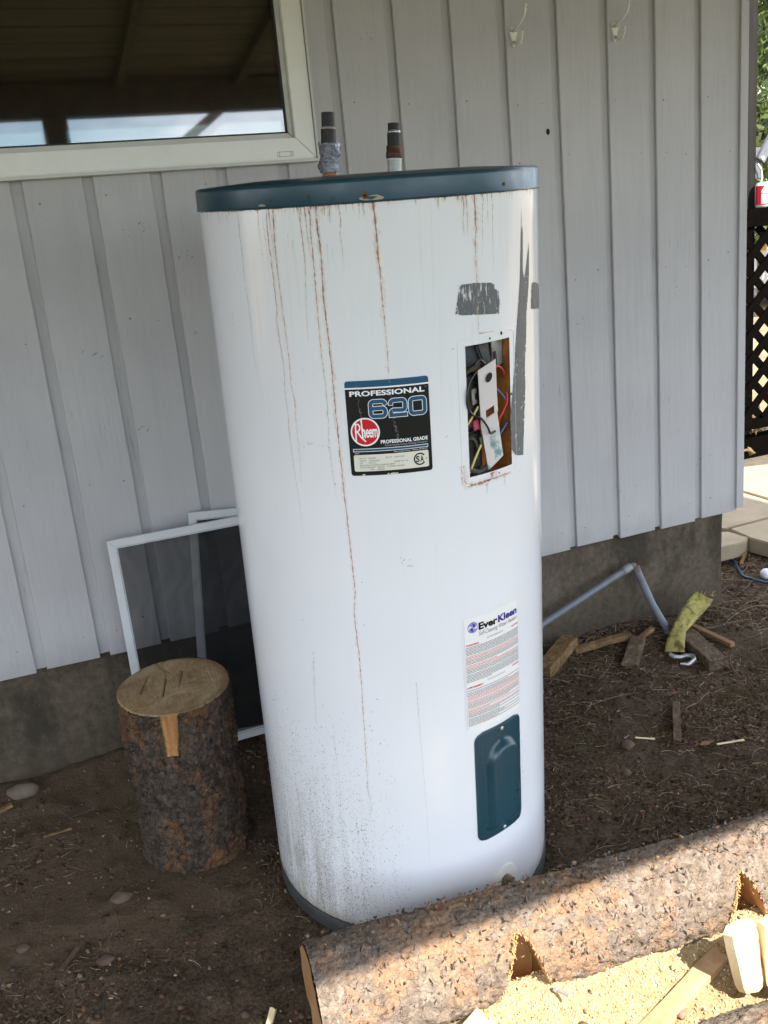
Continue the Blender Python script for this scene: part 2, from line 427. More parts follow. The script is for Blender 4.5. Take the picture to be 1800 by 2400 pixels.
# scratches and cobweb scuffs on the paint
mb = MB()
for cx, cz, n_, sp_ in ((-.40, 1.36, 9, .035), (-.29, 1.295, 6, .03), (-.56, 1.08, 5, .02), (-.46, .88, 6, .03), (1.19, 1.06, 4, .03), (.83, 1.0, 4, .05), (1.30, .50, 4, .04), (1.0, .45, 5, .05), (.25, 1.78, 4, .02), (-.30, 1.10, 4, .03)):
    for i in range(n_):
        x = cx+r.gauss(0, sp_*.5); z = cz+r.gauss(0, sp_*.25); an = r.uniform(.1, .9); l_ = r.uniform(.003, .014); w_ = r.uniform(.0005, .0012)
        c_, s_ = cos(an), sin(an)
        mb.add([(x, -.0007, z), (x+l_*c_*.5+w_*s_, -.0007, z+l_*s_*.5-w_*c_), (x+l_*c_, -.0007, z+l_*s_), (x+l_*c_*.5-w_*s_, -.0007, z+l_*s_*.5+w_*c_)], [(0, 1, 2, 3)])
o = obj('scuff_marks', mb, plain('scuff', (.12, .115, .11), .8), house); o['kind'] = 'stuff'
# corner: return trim on the gable side
obj('corner_trim', MB().bar((1.452, .0, BOT+.012), (1.452, .0, TOP), .03, .016, up=(0, 1, 0)), M_SID, house, bevel=.001)
obj('corner_trim', MB().bar((1.452, .055, .62), (1.452, .055, TOP), .07, .022, up=(0, 1, 0)), M_SID, house, bevel=.001)
for k in range(9):
    y0 = .092+k*SP
    obj('siding_board', MB().box((1.437, y0+SP/2, (BOT+TOP)/2), (.02, SP-.004, TOP-BOT)), M_SID, house)
# foundation with a broken top arris
xs = np.linspace(-2.7, 1.405, 120); zs = np.linspace(-.5, .31, 26)
FX, FZ = np.meshgrid(xs, zs, indexing='ij'); FY = .026+.010*fbm(FX*6, FZ*6, 5, 4)+.004*fbm(FX*40, FZ*40, 9, 2)
FY = FY - np.where(FX > 1.38, 0, 0)
fv = np.stack([FX.ravel(), FY.ravel(), FZ.ravel()], -1); ff = grid_faces(120, 26)
n0 = len(fv)
ys2 = np.linspace(.03, 1.6, 30); F2Y, F2Z = np.meshgrid(ys2, zs, indexing='ij'); F2X = 1.405+.006*fbm(F2Y*7, F2Z*7, 8, 4)
F2X[0, :] = 1.405; F2Y[0, :] = FY[-1, :]
fv = np.concatenate([fv, np.stack([F2X.ravel(), F2Y.ravel(), F2Z.ravel()], -1)]); ff = np.concatenate([ff, grid_faces(30, 26)[:, ::-1]+n0])
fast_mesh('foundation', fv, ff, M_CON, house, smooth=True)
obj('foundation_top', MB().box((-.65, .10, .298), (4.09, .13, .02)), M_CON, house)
# rest of the building volume (dim, seen only past the corner)
obj('rear_wall', MB().box((-.6, 1.58, 1.4), (4.06, .06, 2.9)), M_SID, house)

# window ----------------------------------------------------------
win = bpy.data.objects.new('window', None); COL.objects.link(win); win.parent = house
FW = .051; XL = -1.62
def mitred(x0, x1, z0, z1, w, yf, yb, mat, name):
    for pts in ([(x0, z0), (x1, z0), (x1-w, z0+w), (x0+w, z0+w)], [(x1, z0), (x1, z1), (x1-w, z1-w), (x1-w, z0+w)],
                [(x0, z1), (x0+w, z1-w), (x1-w, z1-w), (x1, z1)], [(x0, z0), (x0+w, z0+w), (x0+w, z1-w), (x0, z1)]):
        c = (sum(p[0] for p in pts)/4, sum(p[1] for p in pts)/4)
        pp = [(c[0]+(x-c[0])*.9996, c[1]+(z-c[1])*.9985) for x, z in pts]
        obj(name, MB().prism(pp, yf, yb), mat, win, bevel=.0015)
mitred(XL, WX1, WZ0, WZ1, FW, -.020, .018, M_VINYL, 'frame')
mitred(XL+FW, WX1-FW, WZ0+FW, WZ1-FW, .013, -.006, .02, M_VINYL2, 'sash')
obj('sill_lip', MB().box(((XL+WX1)/2, -.013, WZ0-.0045), (WX1-XL+.012, .034, .007)), M_VINYL2, win, bevel=.001)
obj('side_lip', MB().box((WX1+.0035, -.012, (WZ0+WZ1)/2), (.005, .028, WZ1-WZ0)), M_VINYL2, win)
gx0, gx1, gz0, gz1 = XL+FW+.013, WX1-FW-.013, WZ0+FW+.013, WZ1-FW-.013
for c_, d_ in (((gx1-.002, -.001, (gz0+gz1)/2), (.004, .006, gz1-gz0)), (((gx0+gx1)/2, -.001, gz0+.002), (gx1-gx0, .006, .004))):
    obj('gasket', MB().box(c_, d_), M_GASKET, win)
t = NT('window_glass'); t.t.nodes.remove(t.b)
gl = t.n('ShaderNodeBsdfGlossy'); gl.inputs['Roughness'].default_value = .028; gl.inputs['Color'].default_value = (1, 1, 1, 1)
tr = t.n('ShaderNodeBsdfTransparent'); tr.inputs['Color'].default_value = (.55, .6, .56, 1)
fr = t.n('ShaderNodeFresnel'); fr.inputs['IOR'].default_value = 1.52
ms = t.n('ShaderNodeMixShader'); t.l(t.math('MULTIPLY', fr.outputs[0], 3.7), ms.inputs[0]); t.l(tr.outputs[0], ms.inputs[1]); t.l(gl.outputs[0], ms.inputs[2]); t.l(ms.outputs[0], t.out.inputs[0])
M_GLASS = t.m
def pane(y, tilt, yaw, name):
    cx, cz = (gx0+gx1)/2, (gz0+gz1)/2; w, h = (gx1-gx0)/2, (gz1-gz0)/2
    vs = [(cx+sx*w, y+yaw*sx*w+tilt*sz*h, cz+sz*h) for sx, sz in ((-1,-1),(1,-1),(1,1),(-1,1))]
    obj(name, MB().add(vs, [(0,1,2,3)]), M_GLASS, win)
pane(.002, 0, 0, 'pane'); pane(.017, .0085, .002, 'pane')
# dim room behind the glass
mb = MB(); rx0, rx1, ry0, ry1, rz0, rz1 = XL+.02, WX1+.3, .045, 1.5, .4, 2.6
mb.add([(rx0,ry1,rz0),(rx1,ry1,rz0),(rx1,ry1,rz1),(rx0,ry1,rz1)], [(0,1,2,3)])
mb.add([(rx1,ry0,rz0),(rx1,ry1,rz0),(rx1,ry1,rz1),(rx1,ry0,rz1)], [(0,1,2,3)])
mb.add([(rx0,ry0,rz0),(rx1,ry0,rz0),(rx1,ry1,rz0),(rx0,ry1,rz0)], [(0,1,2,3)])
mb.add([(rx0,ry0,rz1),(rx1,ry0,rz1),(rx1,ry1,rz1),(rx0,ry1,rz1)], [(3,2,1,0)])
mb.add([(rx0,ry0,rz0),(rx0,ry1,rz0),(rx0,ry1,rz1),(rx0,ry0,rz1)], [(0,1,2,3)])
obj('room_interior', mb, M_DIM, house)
# weep hole cover on the lower frame
mb = MB(); wx0, wx1, wz0, wz1 = -.028, .012, 1.511, 1.522
for a_, b_ in (((wx0, wz0), (wx1, wz0)), ((wx0, wz1), (wx1, wz1)), ((wx0, wz0), (wx0, wz1)), ((wx1, wz0), (wx1, wz1)), ((wx0+.005, wz0), (wx0+.005, wz1)), ((wx1-.005, wz0), (wx1-.005, wz1))):
    mb.bar((a_[0], -.0202, a_[1]), (b_[0], -.0202, b_[1]), .0012, .0012, up=(0, 1, 0))
obj('weep_hole_cover', mb, plain('grimy_vinyl', (.32, .29, .22), .6), win)

# ---------------------------------------------------------------- porch roof (overhead, mirrored in the glass; shades the wall)
RD = 2.825; RZ = 2.024; RX1 = 3.05; RX0 = -5.0; RZW = 2.62
roof = thing('porch_roof', 'brown timber porch roof overhead, mirrored dark in the window glass', 'porch roof', (-.35, -RD, 0))
def rz_at(y): return RZ + .16 + (RZW-RZ-.16)*(1+y/RD)
obj('front_beam', MB().box(((RX0+RX1)/2, -RD+.045, RZ+.075), (RX1-RX0, .09, .15)), M_RAFT, roof, world=True)
for px in (-.35, 2.6, -3.6):
    obj('post', MB().box((px, -RD+.05, (RZ+G(0, -3))/2), (.115, .1, RZ-G(0, -3))), M_RAFT, roof, world=True, bevel=.004)
swf = thing('strut_stand_in', 'added sloping pole, out of view, standing in for the roof strut mirrored in the window', 'pole', (1.62, -4.4, 0))
obj('upright', MB().box((0, 0, 1.29), (.09, .09, 3.08)), M_RAFT, swf); obj('sloping_pole', MB().bar((-4.40, -.10, -.22), (.04, -.10, 2.81), .06, .06, up=(0, 1, 0)), M_RAFT, swf)  # added out of view for the dark diagonal in the glass; shadow misses the log
yy = np.linspace(-RD-.01, .0, 17)
for i in range(16):
    ya, yb = yy[i]+.004, yy[i+1]-.004; y = (ya+yb)/2; ang = math.atan2(RZW-RZ-.16, RD)
    obj('ceiling_board', MB().box(((RX0+RX1)/2, y, rz_at(y)+.012), (RX1-RX0, yb-ya, .018), Matrix.Rotation(ang, 3, 'X')), M_CEIL, roof, world=True)
for x in np.arange(RX0+.1, RX1, .61):
    obj('rafter', MB().bar((x, -RD+.1, rz_at(-RD+.1)-.03), (x, -.03, rz_at(-.03)-.03), .04, .05), M_RAFT, roof, world=True)
ang = math.atan2(RZW-RZ-.16, RD)
obj('roof_deck', MB().box(((RX0+RX1)/2, -RD/2-.0225, rz_at(-RD/2-.0225)+.055), (RX1-RX0+.02, (RD+.045)/cos(ang), .05), Matrix.Rotation(ang, 3, 'X')), M_SHING, roof, world=True)
obj('roof_deck', MB().box((-1.7, .85, RZW+.10), (6.6, 1.7, .06)), M_SHING, house)

# ================================================================ water heater
TB = Vector((-0.08095882, -0.65850622, -0.07846141))
TM = Matrix(((0.99999475, 0, 0.00324018), (0.00021253, 0.99784653, -0.06559165), (-0.00323320, 0.06559195, 0.99784129)))
heater = thing('water_heater', 'tall white cylindrical water heater with rust drips and a blue lid', 'water heater', TB, TM)
R0 = .30725
def cyl(th, z, r=R0):
    a = radians(th); return (r*cos(a), r*sin(a), z)

def enamel_mat():
    t = NT('white_enamel'); v = t.coord(); X, Y, Z = t.sep(t.tc.outputs['Object'])
    ang = t.math('ARCTAN2', Y, X)                      # radians, -pi..pi
    base = t.ramp(t.noise(v, 2.2, 4, .6), [(.3, (.635, .646, .675)), (.7, (.680, .688, .712))])
    # soft dirty run-down streaks
    cx = t.n('ShaderNodeCombineXYZ'); t.l(t.math('MULTIPLY', ang, 9.0), cx.inputs[0]); t.l(t.math('MULTIPLY', Z, .7), cx.inputs[2])
    stz = t.n('ShaderNodeTexNoise'); t.l(cx.outputs[0], stz.inputs['Vector']); stz.inputs['Scale'].default_value = 3.0; stz.inputs['Detail'].default_value = 7; stz.inputs['Roughness'].default_value = .7
    st = t.ramp(stz.outputs['Fac'], [(.55, 0.0), (.8, 1.0)])
    hz = t.n('ShaderNodeMapRange'); hz.inputs['From Min'].default_value = 1.0; hz.inputs['From Max'].default_value = 1.44; t.l(Z, hz.inputs['Value'])
    base = t.mix(t.math('MULTIPLY', t.math('MULTIPLY', st, hz.outputs[0]), .38), base, (.42, .40, .35))
    base = t.mix(t.math('MULTIPLY', st, .10), base, (.50, .46, .36))
    # splash dirt: tan film and black specks, worst low down on the left
    za = t.n('ShaderNodeMapRange'); za.inputs['From Min'].default_value = .62; za.inputs['From Max'].default_value = .0; t.l(Z, za.inputs['Value'])
    aa = t.n('ShaderNodeMapRange'); aa.inputs['From Min'].default_value = radians(-110); aa.inputs['From Max'].default_value = radians(-150); t.l(ang, aa.inputs['Value'])
    back = t.math('GREATER_THAN', ang, 0.0)
    side = t.math('MAXIMUM', aa.outputs[0], back)
    stk = t.n('ShaderNodeTexNoise'); cx2 = t.n('ShaderNodeCombineXYZ'); t.l(t.math('MULTIPLY', ang, 22.0), cx2.inputs[0]); t.l(t.math('MULTIPLY', Z, 2.5), cx2.inputs[2]); t.l(cx2.outputs[0], stk.inputs['Vector']); stk.inputs['Scale'].default_value = 1.0; stk.inputs['Detail'].default_value = 4
    band = t.ramp(stk.outputs['Fac'], [(.38, 0.0), (.62, 1.0)])
    den = t.math('MULTIPLY', t.math('POWER', za.outputs[0], 2.0), side)
    den = t.math('MULTIPLY', den, t.math('ADD', t.math('MULTIPLY', band, .8), .35))
    film = t.math('MULTIPLY', den, t.ramp(t.noise(v, 14, 6, .7), [(.3, .3), (.75, 1.0)]))
    base = t.mix(t.math('MULTIPLY', film, .85, True), base, (.36, .32, .25))
    def specks(scale, width, amount, col, b, stretch=(1, 1, .62)):
        vv = t.coord(stretch, loc=(scale*.01, 0, 0)); vo = t.n('ShaderNodeTexVoronoi'); t.l(vv, vo.inputs['Vector']); vo.inputs['Scale'].default_value = scale
        dot = t.ramp(vo.outputs['Distance'], [(0.0, 1.0), (width, 1.0), (width*1.35, 0.0)])
        pick = t.sep(vo.outputs['Color'])[0]
        on = t.math('LESS_THAN', pick, t.math('MULTIPLY', den, amount))
        return t.mix(t.math('MULTIPLY', t.math('MULTIPLY', dot, on), .82), b, col)
    base = specks(330, .24, .85, (.045, .042, .038), base)
    base = specks(560, .30, 1.3, (.09, .08, .065), base)
    base = specks(210, .20, .30, (.02, .02, .02), base)
    base = specks(125, .16, .22, (.10, .075, .05), base, (1, 1, .8))
    sm = t.ramp(t.noise(t.coord((1, 1, .22)), 38, 5, .7), [(.50, 0.0), (.62, 1.0)]); base = t.mix(t.math('MULTIPLY', t.math('MULTIPLY', sm, den), .45, True), base, (.16, .125, .09))
    lowr = t.ramp(t.math('ADD', Z, t.math('MULTIPLY', t.noise(v, 16, 5, .7), .09)), [(.07, 1.0), (.115, 0.0)]); base = t.mix(t.math('MULTIPLY', lowr, .55), base, (.22, .18, .13))
    # lone specks anywhere
    vo = t.n('ShaderNodeTexVoronoi'); t.l(v, vo.inputs['Vector']); vo.inputs['Scale'].default_value = 34
    dot = t.ramp(vo.outputs['Distance'], [(0.0, 1.0), (.030, 1.0), (.045, 0.0)]); on = t.math('LESS_THAN', t.sep(vo.outputs['Color'])[1], .16)
    base = t.mix(t.math('MULTIPLY', t.math('MULTIPLY', dot, on), .6), base, (.10, .10, .11))
    rough = t.math('ADD', .13, t.math('MULTIPLY', film, .45))
    dent = t.noise(v, 3.2, 2, .4); orange = t.noise(v, 420, 2)
    nb = t.bump(dent, .22, .02); nb = t.bump(orange, .05, .0004, nb)
    return t.set(base, rough, nb, spec=.5)
M_EN = enamel_mat()
M_BLUE = None
def blue_mat():
    t = NT('blue_painted_steel'); v = t.coord(); X, Y, Z = t.sep(t.tc.outputs['Object'])
    c = t.ramp(t.noise(v, 5, 5, .6), [(.3, (.009, .036, .052)), (.7, (.015, .052, .070))])
    sc = t.ramp(t.noise(t.coord((1, 1, .08)), 190, 4, .7), [(.66, 0.0), (.72, 1.0)])
    c = t.mix(t.math('MULTIPLY', sc, .22), c, (.10, .16, .19))
    chips = t.ramp(t.noise(v, 60, 5, .75), [(.70, 0.0), (.74, 1.0)])
    c = t.mix(t.math('MULTIPLY', chips, .5), c, (.16, .19, .19))
    return t.set(c, t.ramp(t.noise(v, 30, 4), [(.3, .26), (.7, .42)]), t.bump(t.noise(v, 40, 3), .06, .001), spec=.5)
M_BLUE = blue_mat()
M_RUST = plain('rust', (.12, .040, .016), .9, .5, 120, .5)
M_BASE = plain('dark_base_pan', (.030, .031, .031), .6, .3, 30, .1)
M_FOAM = plain('brown_insulating_foam', (.28, .115, .022), .55, .45, 35, .6, bd=.004)

# shell with the upper access opening cut out
HT0, HT1, HZ0, HZ1 = -83.2, -64.0, .9765, 1.2025
ths = sorted(set([round(-180+i*2.5, 3) for i in range(144)]) - set(x for x in [round(-180+i*2.5, 3) for i in range(144)] if abs(x-HT0) < 1.2 or abs(x-HT1) < 1.2)); ths = sorted(ths+[HT0, HT1])
zz = [.030, .033, .038] + [round(.07+.03*i, 3) for i in range(46)]
zz = sorted([z for z in zz if z < 1.438 and abs(z-HZ0) > .012 and abs(z-HZ1) > .012] + [HZ0, HZ1, 1.4395])
vs = [cyl(th, z, R0-(.0035 if z <= .030 else .001 if z <= .033 else 0)) for z in zz for th in ths]; fs = []; n = len(ths)
for i in range(len(zz)-1):
    for k in range(n):
        a_, b_ = ths[k], ths[(k+1) % n]
        if HT0-.01 <= a_ and b_ <= HT1+.01 and b_ > a_ and zz[i] >= HZ0-.001 and zz[i+1] <= HZ1+.001: continue
        fs.append((i*n+k, i*n+(k+1) % n, (i+1)*n+(k+1) % n, (i+1)*n+k))
obj('shell', MB().add(vs, fs), M_EN, heater, smooth='all')
obj('base_pan', MB().lathe([(R0-.008, -.004), (R0+.0015, -.002), (R0+.0015, .004), (R0+.0015, .024), (R0-.001, .0295), (R0-.02, .0300)], 120), M_BASE, heater, smooth=40)
lid_prof = [(R0-.01, 1.4385), (R0+.0035, 1.4385), (R0+.0042, 1.4400), (R0+.0032, 1.4418), (R0+.0032, 1.4680), (R0+.0022, 1.4725), (R0-.0005, 1.4752), (R0-.006, 1.4760), (R0-.013, 1.4748), (R0-.020, 1.4770), (R0-.10, 1.4815), (.05, 1.4835)]
obj('lid', MB().lathe(lid_prof, 144), M_BLUE, heater, smooth=35)

def wrap(pts, thc, zc, r):          # label coordinates (metres) onto the shell
    return [cyl(thc + math.degrees(x/R0), zc+y, r) for x, y in pts]
def sheet(outline, thc, zc, r, nx=14, ny=2):
    """bent sheet for a convex outline given as rows: list of (y, xl, xr)"""
    vs = []; fs = []
    for y, xl, xr in outline:
        for i in range(nx+1):
            vs.append(cyl(thc+math.degrees((xl+(xr-xl)*i/nx)/R0), zc+y, r))
    for j in range(len(outline)-1):
        for i in range(nx): a_ = j*(nx+1)+i; fs.append((a_, a_+1, a_+nx+2, a_+nx+1))
    return MB().add(vs, fs)
def rrect_rows(w, h, rad, n=6, shear=0.0):
    rows = []
    for i in range(n+1):
        a = pi/2*i/n; rows.append((-h/2+rad*(1-cos(a)), w/2-rad+rad*sin(a)))
    rows = [(y, -x, x) for y, x in rows] + [(-y, -x, x) for y, x in rows[::-1]]
    return rows
def ribbon(pts, w, r, jag=.3, seed=0, fade=True):
    """thin run on the shell: pts (theta,z); returns verts, faces, t-values"""
    rr = random.Random(seed); P = [(radians(a)*R0, z) for a, z in pts]
    # resample
    out = []; 
    for i in range(len(P)-1):
        d = math.hypot(P[i+1][0]-P[i][0], P[i+1][1]-P[i][1]); m = max(1, int(d/.0035))
        for k in range(m): out.append((P[i][0]+(P[i+1][0]-P[i][0])*k/m, P[i][1]+(P[i+1][1]-P[i][1])*k/m))
    out.append(P[-1]); n = len(out); vs = []; fs = []; ts = []; j = 0
    for i, (s, z) in enumerate(out):
        j = .7*j + rr.gauss(0, 1)*w*jag; tt = i/(n-1)
        dx = out[min(i+1, n-1)][0]-out[max(i-1, 0)][0]; dz = out[min(i+1, n-1)][1]-out[max(i-1, 0)][1]; l_ = math.hypot(dx, dz) or 1
        nx_, nz_ = -dz/l_, dx/l_
        hw = w/2*(1.35-.75*tt)*(1+.35*rr.gauss(0, 1)); hw = max(w*.18, hw)
        for sg in (-1, 0, 1):
            ss = s+j*nx_+sg*hw*nx_; z2 = z+j*nz_*.3+sg*hw*nz_
            vs.append((ss, z2)); ts.append((tt, sg))
    for i in range(n-1):
        for q in (0, 1): a_ = i*3+q; fs.append((a_, a_+1, a_+4, a_+3))
    return [(r*cos(s/R0), r*sin(s/R0), z) for s, z in vs], fs, ts
def stain_mat():
    t = NT('rust_run'); a = t.attr(); v = t.coord()
    brk = t.ramp(t.noise(t.coord((1, 1, .5)), 240, 3, .7), [(.36, .25), (.58, 1.0)])
    t.set(a['Color'], .7, alpha=t.math('MULTIPLY', a['Alpha'], brk, True), spec=.2); return t.m
M_STAIN = stain_mat()
def lerp(a, b, t): return tuple(x+(y-x)*t for x, y in zip(a, b))
DR = (.33, .090, .028); OR = (.60, .26, .075); TN = (.64, .45, .22); DK = (.06, .045, .042)
def run_colour(kind, tt, i):
    if kind == 1: c = lerp(DR, OR, min(1, .15+tt*1.1+.25*sin(i*.37)))
    elif kind == 2: c = lerp(DK, (.20, .14, .10), tt)
    elif kind == 3: c = lerp((.24, .055, .016), OR, .5+.5*sin(i*.21))
    else: c = lerp(lerp(DR, OR, min(1, tt*3)), TN, max(0, min(1, tt*1.6-.5)))
    return c
allv = []; allf = []; allc = []
def add_run(pts, w, st, kind, seed, r=R0+.0005):
    v_, f_, ts = ribbon(pts, w*.001, r, .13 if kind != 3 else .12, seed)
    o_ = len(allv); allv.extend(v_); allf.extend([tuple(i+o_ for i in f) for f in f_])
    rr = random.Random(seed); lv = 1; 
    for i, (tt, sg) in enumerate(ts):
        if i % 3 == 0: lv = .8*lv+.2*rr.uniform(.4, 1.25)
        c = run_colour(kind, tt, i//3)
        fade = 1.0 if kind == 3 else (1-tt)**.45 if kind != 1 else 1-.35*tt
        if tt > .97: fade *= .4
        al = min(1, st*lv*fade)*(1.0 if sg == 0 else .35)
        allc.append(c+(max(0, al),))

DRIPS = [[[(-154.43,1.4323),(-154.61,1.3987),(-154.38,1.3695),(-154.62,1.3332),(-154.17,1.2948),(-154.04,1.2609),(-154.17,1.2264),(-154.04,1.1915),(-153.35,1.1581),(-153.17,1.1346),(-153.08,1.1095)],1.2,0.75,2],[[(-145.67,1.437),(-146.03,1.4167),(-145.99,1.3883),(-145.72,1.353)],1.2,0.6,0],[[(-144.14,1.4351),(-144.12,1.4132),(-143.69,1.3768),(-143.95,1.3204)],1.1,0.5,0],[[(-142.56,1.4363),(-142.77,1.413),(-142.72,1.3767),(-142.56,1.3447),(-142.39,1.304),(-142.29,1.276),(-142.89,1.2676),(-142.37,1.2239),(-141.91,1.1932),(-142.29,1.1603),(-142.43,1.143),(-142.22,1.1122),(-142.47,1.0809),(-142.26,1.0387),(-141.81,0.9958),(-141.26,0.9568),(-140.89,0.9193),(-140.91,0.8741)],1.4,0.85,0],[[(-140.15,1.4357),(-140.34,1.4125),(-140.64,1.3843),(-140.73,1.3494),(-140.48,1.3122),(-140.11,1.2711),(-139.74,1.2293),(-139.74,1.1953),(-139.94,1.1608),(-139.11,1.1296),(-139.37,1.1069),(-139.47,1.0504),(-139.7,0.9752)],1.8,0.9,0],[[(-141.59,1.4376),(-141.64,1.4128),(-141.58,1.3766),(-141.21,1.3606)],1.2,0.7,0],[[(-131.49,1.438),(-131.38,1.4104),(-131.14,1.3887),(-131.0,1.3621),(-131.49,1.3194),(-132.09,1.2708),(-132.35,1.2211)],1.6,0.75,0],[[(-129.72,1.4374),(-129.54,1.413),(-129.47,1.3821),(-129.23,1.3602)],1.4,0.7,0],[[(-128.61,1.4371),(-128.2,1.4248),(-128.43,1.4035),(-128.32,1.3834),(-128.27,1.36),(-128.38,1.3268),(-128.42,1.298),(-128.55,1.2541),(-128.45,1.2126),(-128.23,1.1873),(-128.01,1.1618),(-128.02,1.1248),(-128.24,1.084),(-128.65,1.0529),(-128.14,1.0003),(-127.84,0.9574)],2.0,0.8,0],[[(-126.08,1.4378),(-126.27,1.4182),(-126.28,1.3998),(-125.98,1.3812),(-125.75,1.3578),(-125.98,1.3263),(-126.23,1.3024),(-126.11,1.2814),(-125.94,1.2537),(-125.69,1.2206),(-125.54,1.1905),(-125.52,1.1616),(-125.42,1.1408),(-125.41,1.0943),(-125.3,1.0531),(-125.08,1.0175),(-125.02,0.9835),(-124.68,0.9294),(-124.42,0.8809),(-124.29,0.8359),(-123.96,0.79),(-125.06,0.7431),(-124.73,0.6955),(-124.55,0.6609),(-124.52,0.6137),(-124.82,0.5426),(-125.09,0.4546),(-125.4,0.3789),(-124.66,0.3236)],2.2,1.2,1],[[(-124.79,1.4404),(-124.96,1.4269)],1.8,0.6,0],[[(-123.72,1.4401),(-123.72,1.4219)],2.4,0.8,0],[[(-122.11,1.4396),(-122.46,1.4109)],2.4,0.9,0],[[(-119.63,1.4402),(-118.99,1.4144),(-119.59,1.3947),(-119.24,1.3388)],2.4,0.6,0],[[(-115.49,1.4388),(-115.12,1.4236)],2.2,0.6,0],[[(-113.58,1.4389),(-113.78,1.4141)],2.2,0.6,0],[[(-112.25,1.4391),(-112.16,1.4135)],1.8,0.6,0],[[(-133.13,1.4384),(-133.18,1.4278)],2,0.6,0],[[(-135.85,1.4377),(-136.05,1.4208)],1.6,0.3,0],[[(-134.5,1.4373),(-135.14,1.399)],1.6,0.3,2],[[(-164.1,1.4302),(-164.32,1.4188)],1.3,0.6,2],[[(-160.25,1.4331),(-159.95,1.4055)],1.2,0.6,2],[[(-170.63,1.4289),(-170.83,1.4231)],1,0.5,2],[[(-123.8,1.3806),(-123.85,1.3401)],1.6,0.35,2],[[(-122.34,1.3756),(-122.46,1.3491)],1.4,0.25,2],[[(-135.82,1.3991),(-135.98,1.3757)],2.4,0.25,2],[[(-134.48,1.3895),(-134.72,1.3613)],1.8,0.35,2],[[(-163.72,1.2754),(-164.94,1.2042)],1.2,0.5,2],[[(-159.6,1.3361),(-159.18,1.3176)],1.2,0.4,2],[[(-135.13,1.1873),(-134.89,1.1684)],1.5,0.4,2],[[(-131.81,1.1772),(-131.45,1.1686)],1.5,0.4,2],[[(-110.59,1.4419),(-109.37,1.4368),(-109.38,1.4289),(-109.11,1.4018),(-109.16,1.3615),(-108.84,1.3368),(-108.89,1.3203),(-108.62,1.2784),(-108.46,1.2528),(-108.23,1.2183),(-108.33,1.1834),(-108.2,1.1674)],3.0,1.1,1],[[(-97.13,1.4417),(-97.2,1.4291)],2,0.7,0],[[(-90.32,1.4425),(-90.38,1.4186)],2,0.7,0],[[(-88.42,1.4426),(-88.26,1.429)],2,0.7,0],[[(-86.83,1.4428),(-86.72,1.4348)],2,0.4,0],[[(-83.92,1.4426),(-83.13,1.4271)],2.4,0.7,0],[[(-82.24,1.4429),(-81.86,1.4202),(-82.25,1.3975),(-82.06,1.3745)],2.2,0.7,0],[[(-80.91,1.4416),(-80.74,1.4149),(-80.76,1.3904),(-80.68,1.3755)],2.2,0.7,0],[[(-77.92,1.443),(-77.72,1.417),(-77.77,1.3858),(-78.11,1.3693),(-78.01,1.3306),(-77.81,1.3032),(-77.79,1.2528),(-77.82,1.2211)],3,1.05,0],[[(-74.99,1.4421),(-74.45,1.4289),(-75.05,1.4078),(-75.12,1.3713),(-75.61,1.3378)],2,0.6,0],[[(-72.8,1.4414),(-72.76,1.4168),(-72.77,1.387)],2,0.65,0],[[(-70.96,1.4409),(-70.66,1.4194),(-70.94,1.3829),(-70.82,1.3353),(-71.01,1.3095)],2,0.55,0],[[(-77.83,1.2202),(-74.97,1.2193),(-71.2,1.2187)],1.6,0.6,3],[[(-34.68,1.4366),(-33.48,1.422)],1.5,0.5,0],[[(-30.68,1.4361),(-30.69,1.4269)],1.5,0.5,0],[[(-85.79,0.9995),(-85.76,0.9715),(-84.13,0.9624),(-80.61,0.9611),(-74.66,0.9629),(-68.43,0.9628),(-64.35,0.9627)],2.6,1.3,3],[[(-84.13,0.9624),(-80.61,0.9611),(-74.66,0.9629)],5,0.5,3],[[(-74.12,0.9751),(-73.97,0.9648)],5,1.0,3],[[(-76.55,0.957),(-76.58,0.9422),(-76.83,0.937)],3,0.4,3],[[(-68.07,0.9623),(-68.22,0.94)],2,0.3,3],[[(-136.9,0.4866),(-136.23,0.3689),(-138.19,0.2226)],1.2,0.35,2],[[(-141.92,0.6569),(-143.15,0.5698),(-143.82,0.4953)],2.5,0.2,3],[[(-105.82,0.6022),(-104.86,0.3217),(-105.02,0.1389)],1.3,0.4,2]]
TAPEA = [(-86.38, 1.2547), (-85.41, 1.2813), (-84.65, 1.2997), (-83.56, 1.3038), (-80.29, 1.3033), (-70.75, 1.2983), (-70.44, 1.2884), (-68.89, 1.2833), (-68.17, 1.2702), (-68.76, 1.246)]
TAPEB = [(-54.76, 1.4135), (-54.98, 1.385), (-54.27, 1.3725), (-54.76, 1.3088), (-53.64, 1.2927), (-51.14, 1.3248), (-49.23, 1.3508), (-49.77, 1.2876), (-52.33, 1.2338), (-53.2, 1.178), (-54.35, 1.1409), (-54.13, 1.1069), (-55.6, 1.0423), (-56.66, 0.9831), (-61.8, 0.9889), (-64.45, 1.0068), (-64.53, 1.0652), (-62.44, 1.1199), (-59.48, 1.221), (-56.79, 1.2956), (-55.43, 1.3764)]
TAPEC = [(-47.19, 1.2805), (-44.59, 1.2832), (-30.65, 1.2679), (-30.61, 1.226), (-48.48, 1.2378)]
for i, (pts, w, st, kind) in enumerate(DRIPS):
    st_ = min(1.3, st*1.2); w = w*(.80 if kind != 3 else 1.3)
    add_run(pts, w, st_, kind, 100+i)
    if kind != 2 and st > .65: add_run(pts, w*3.6, st_*.20, 0 if kind != 3 else 3, 300+i, R0+.0004)
rr = random.Random(5)
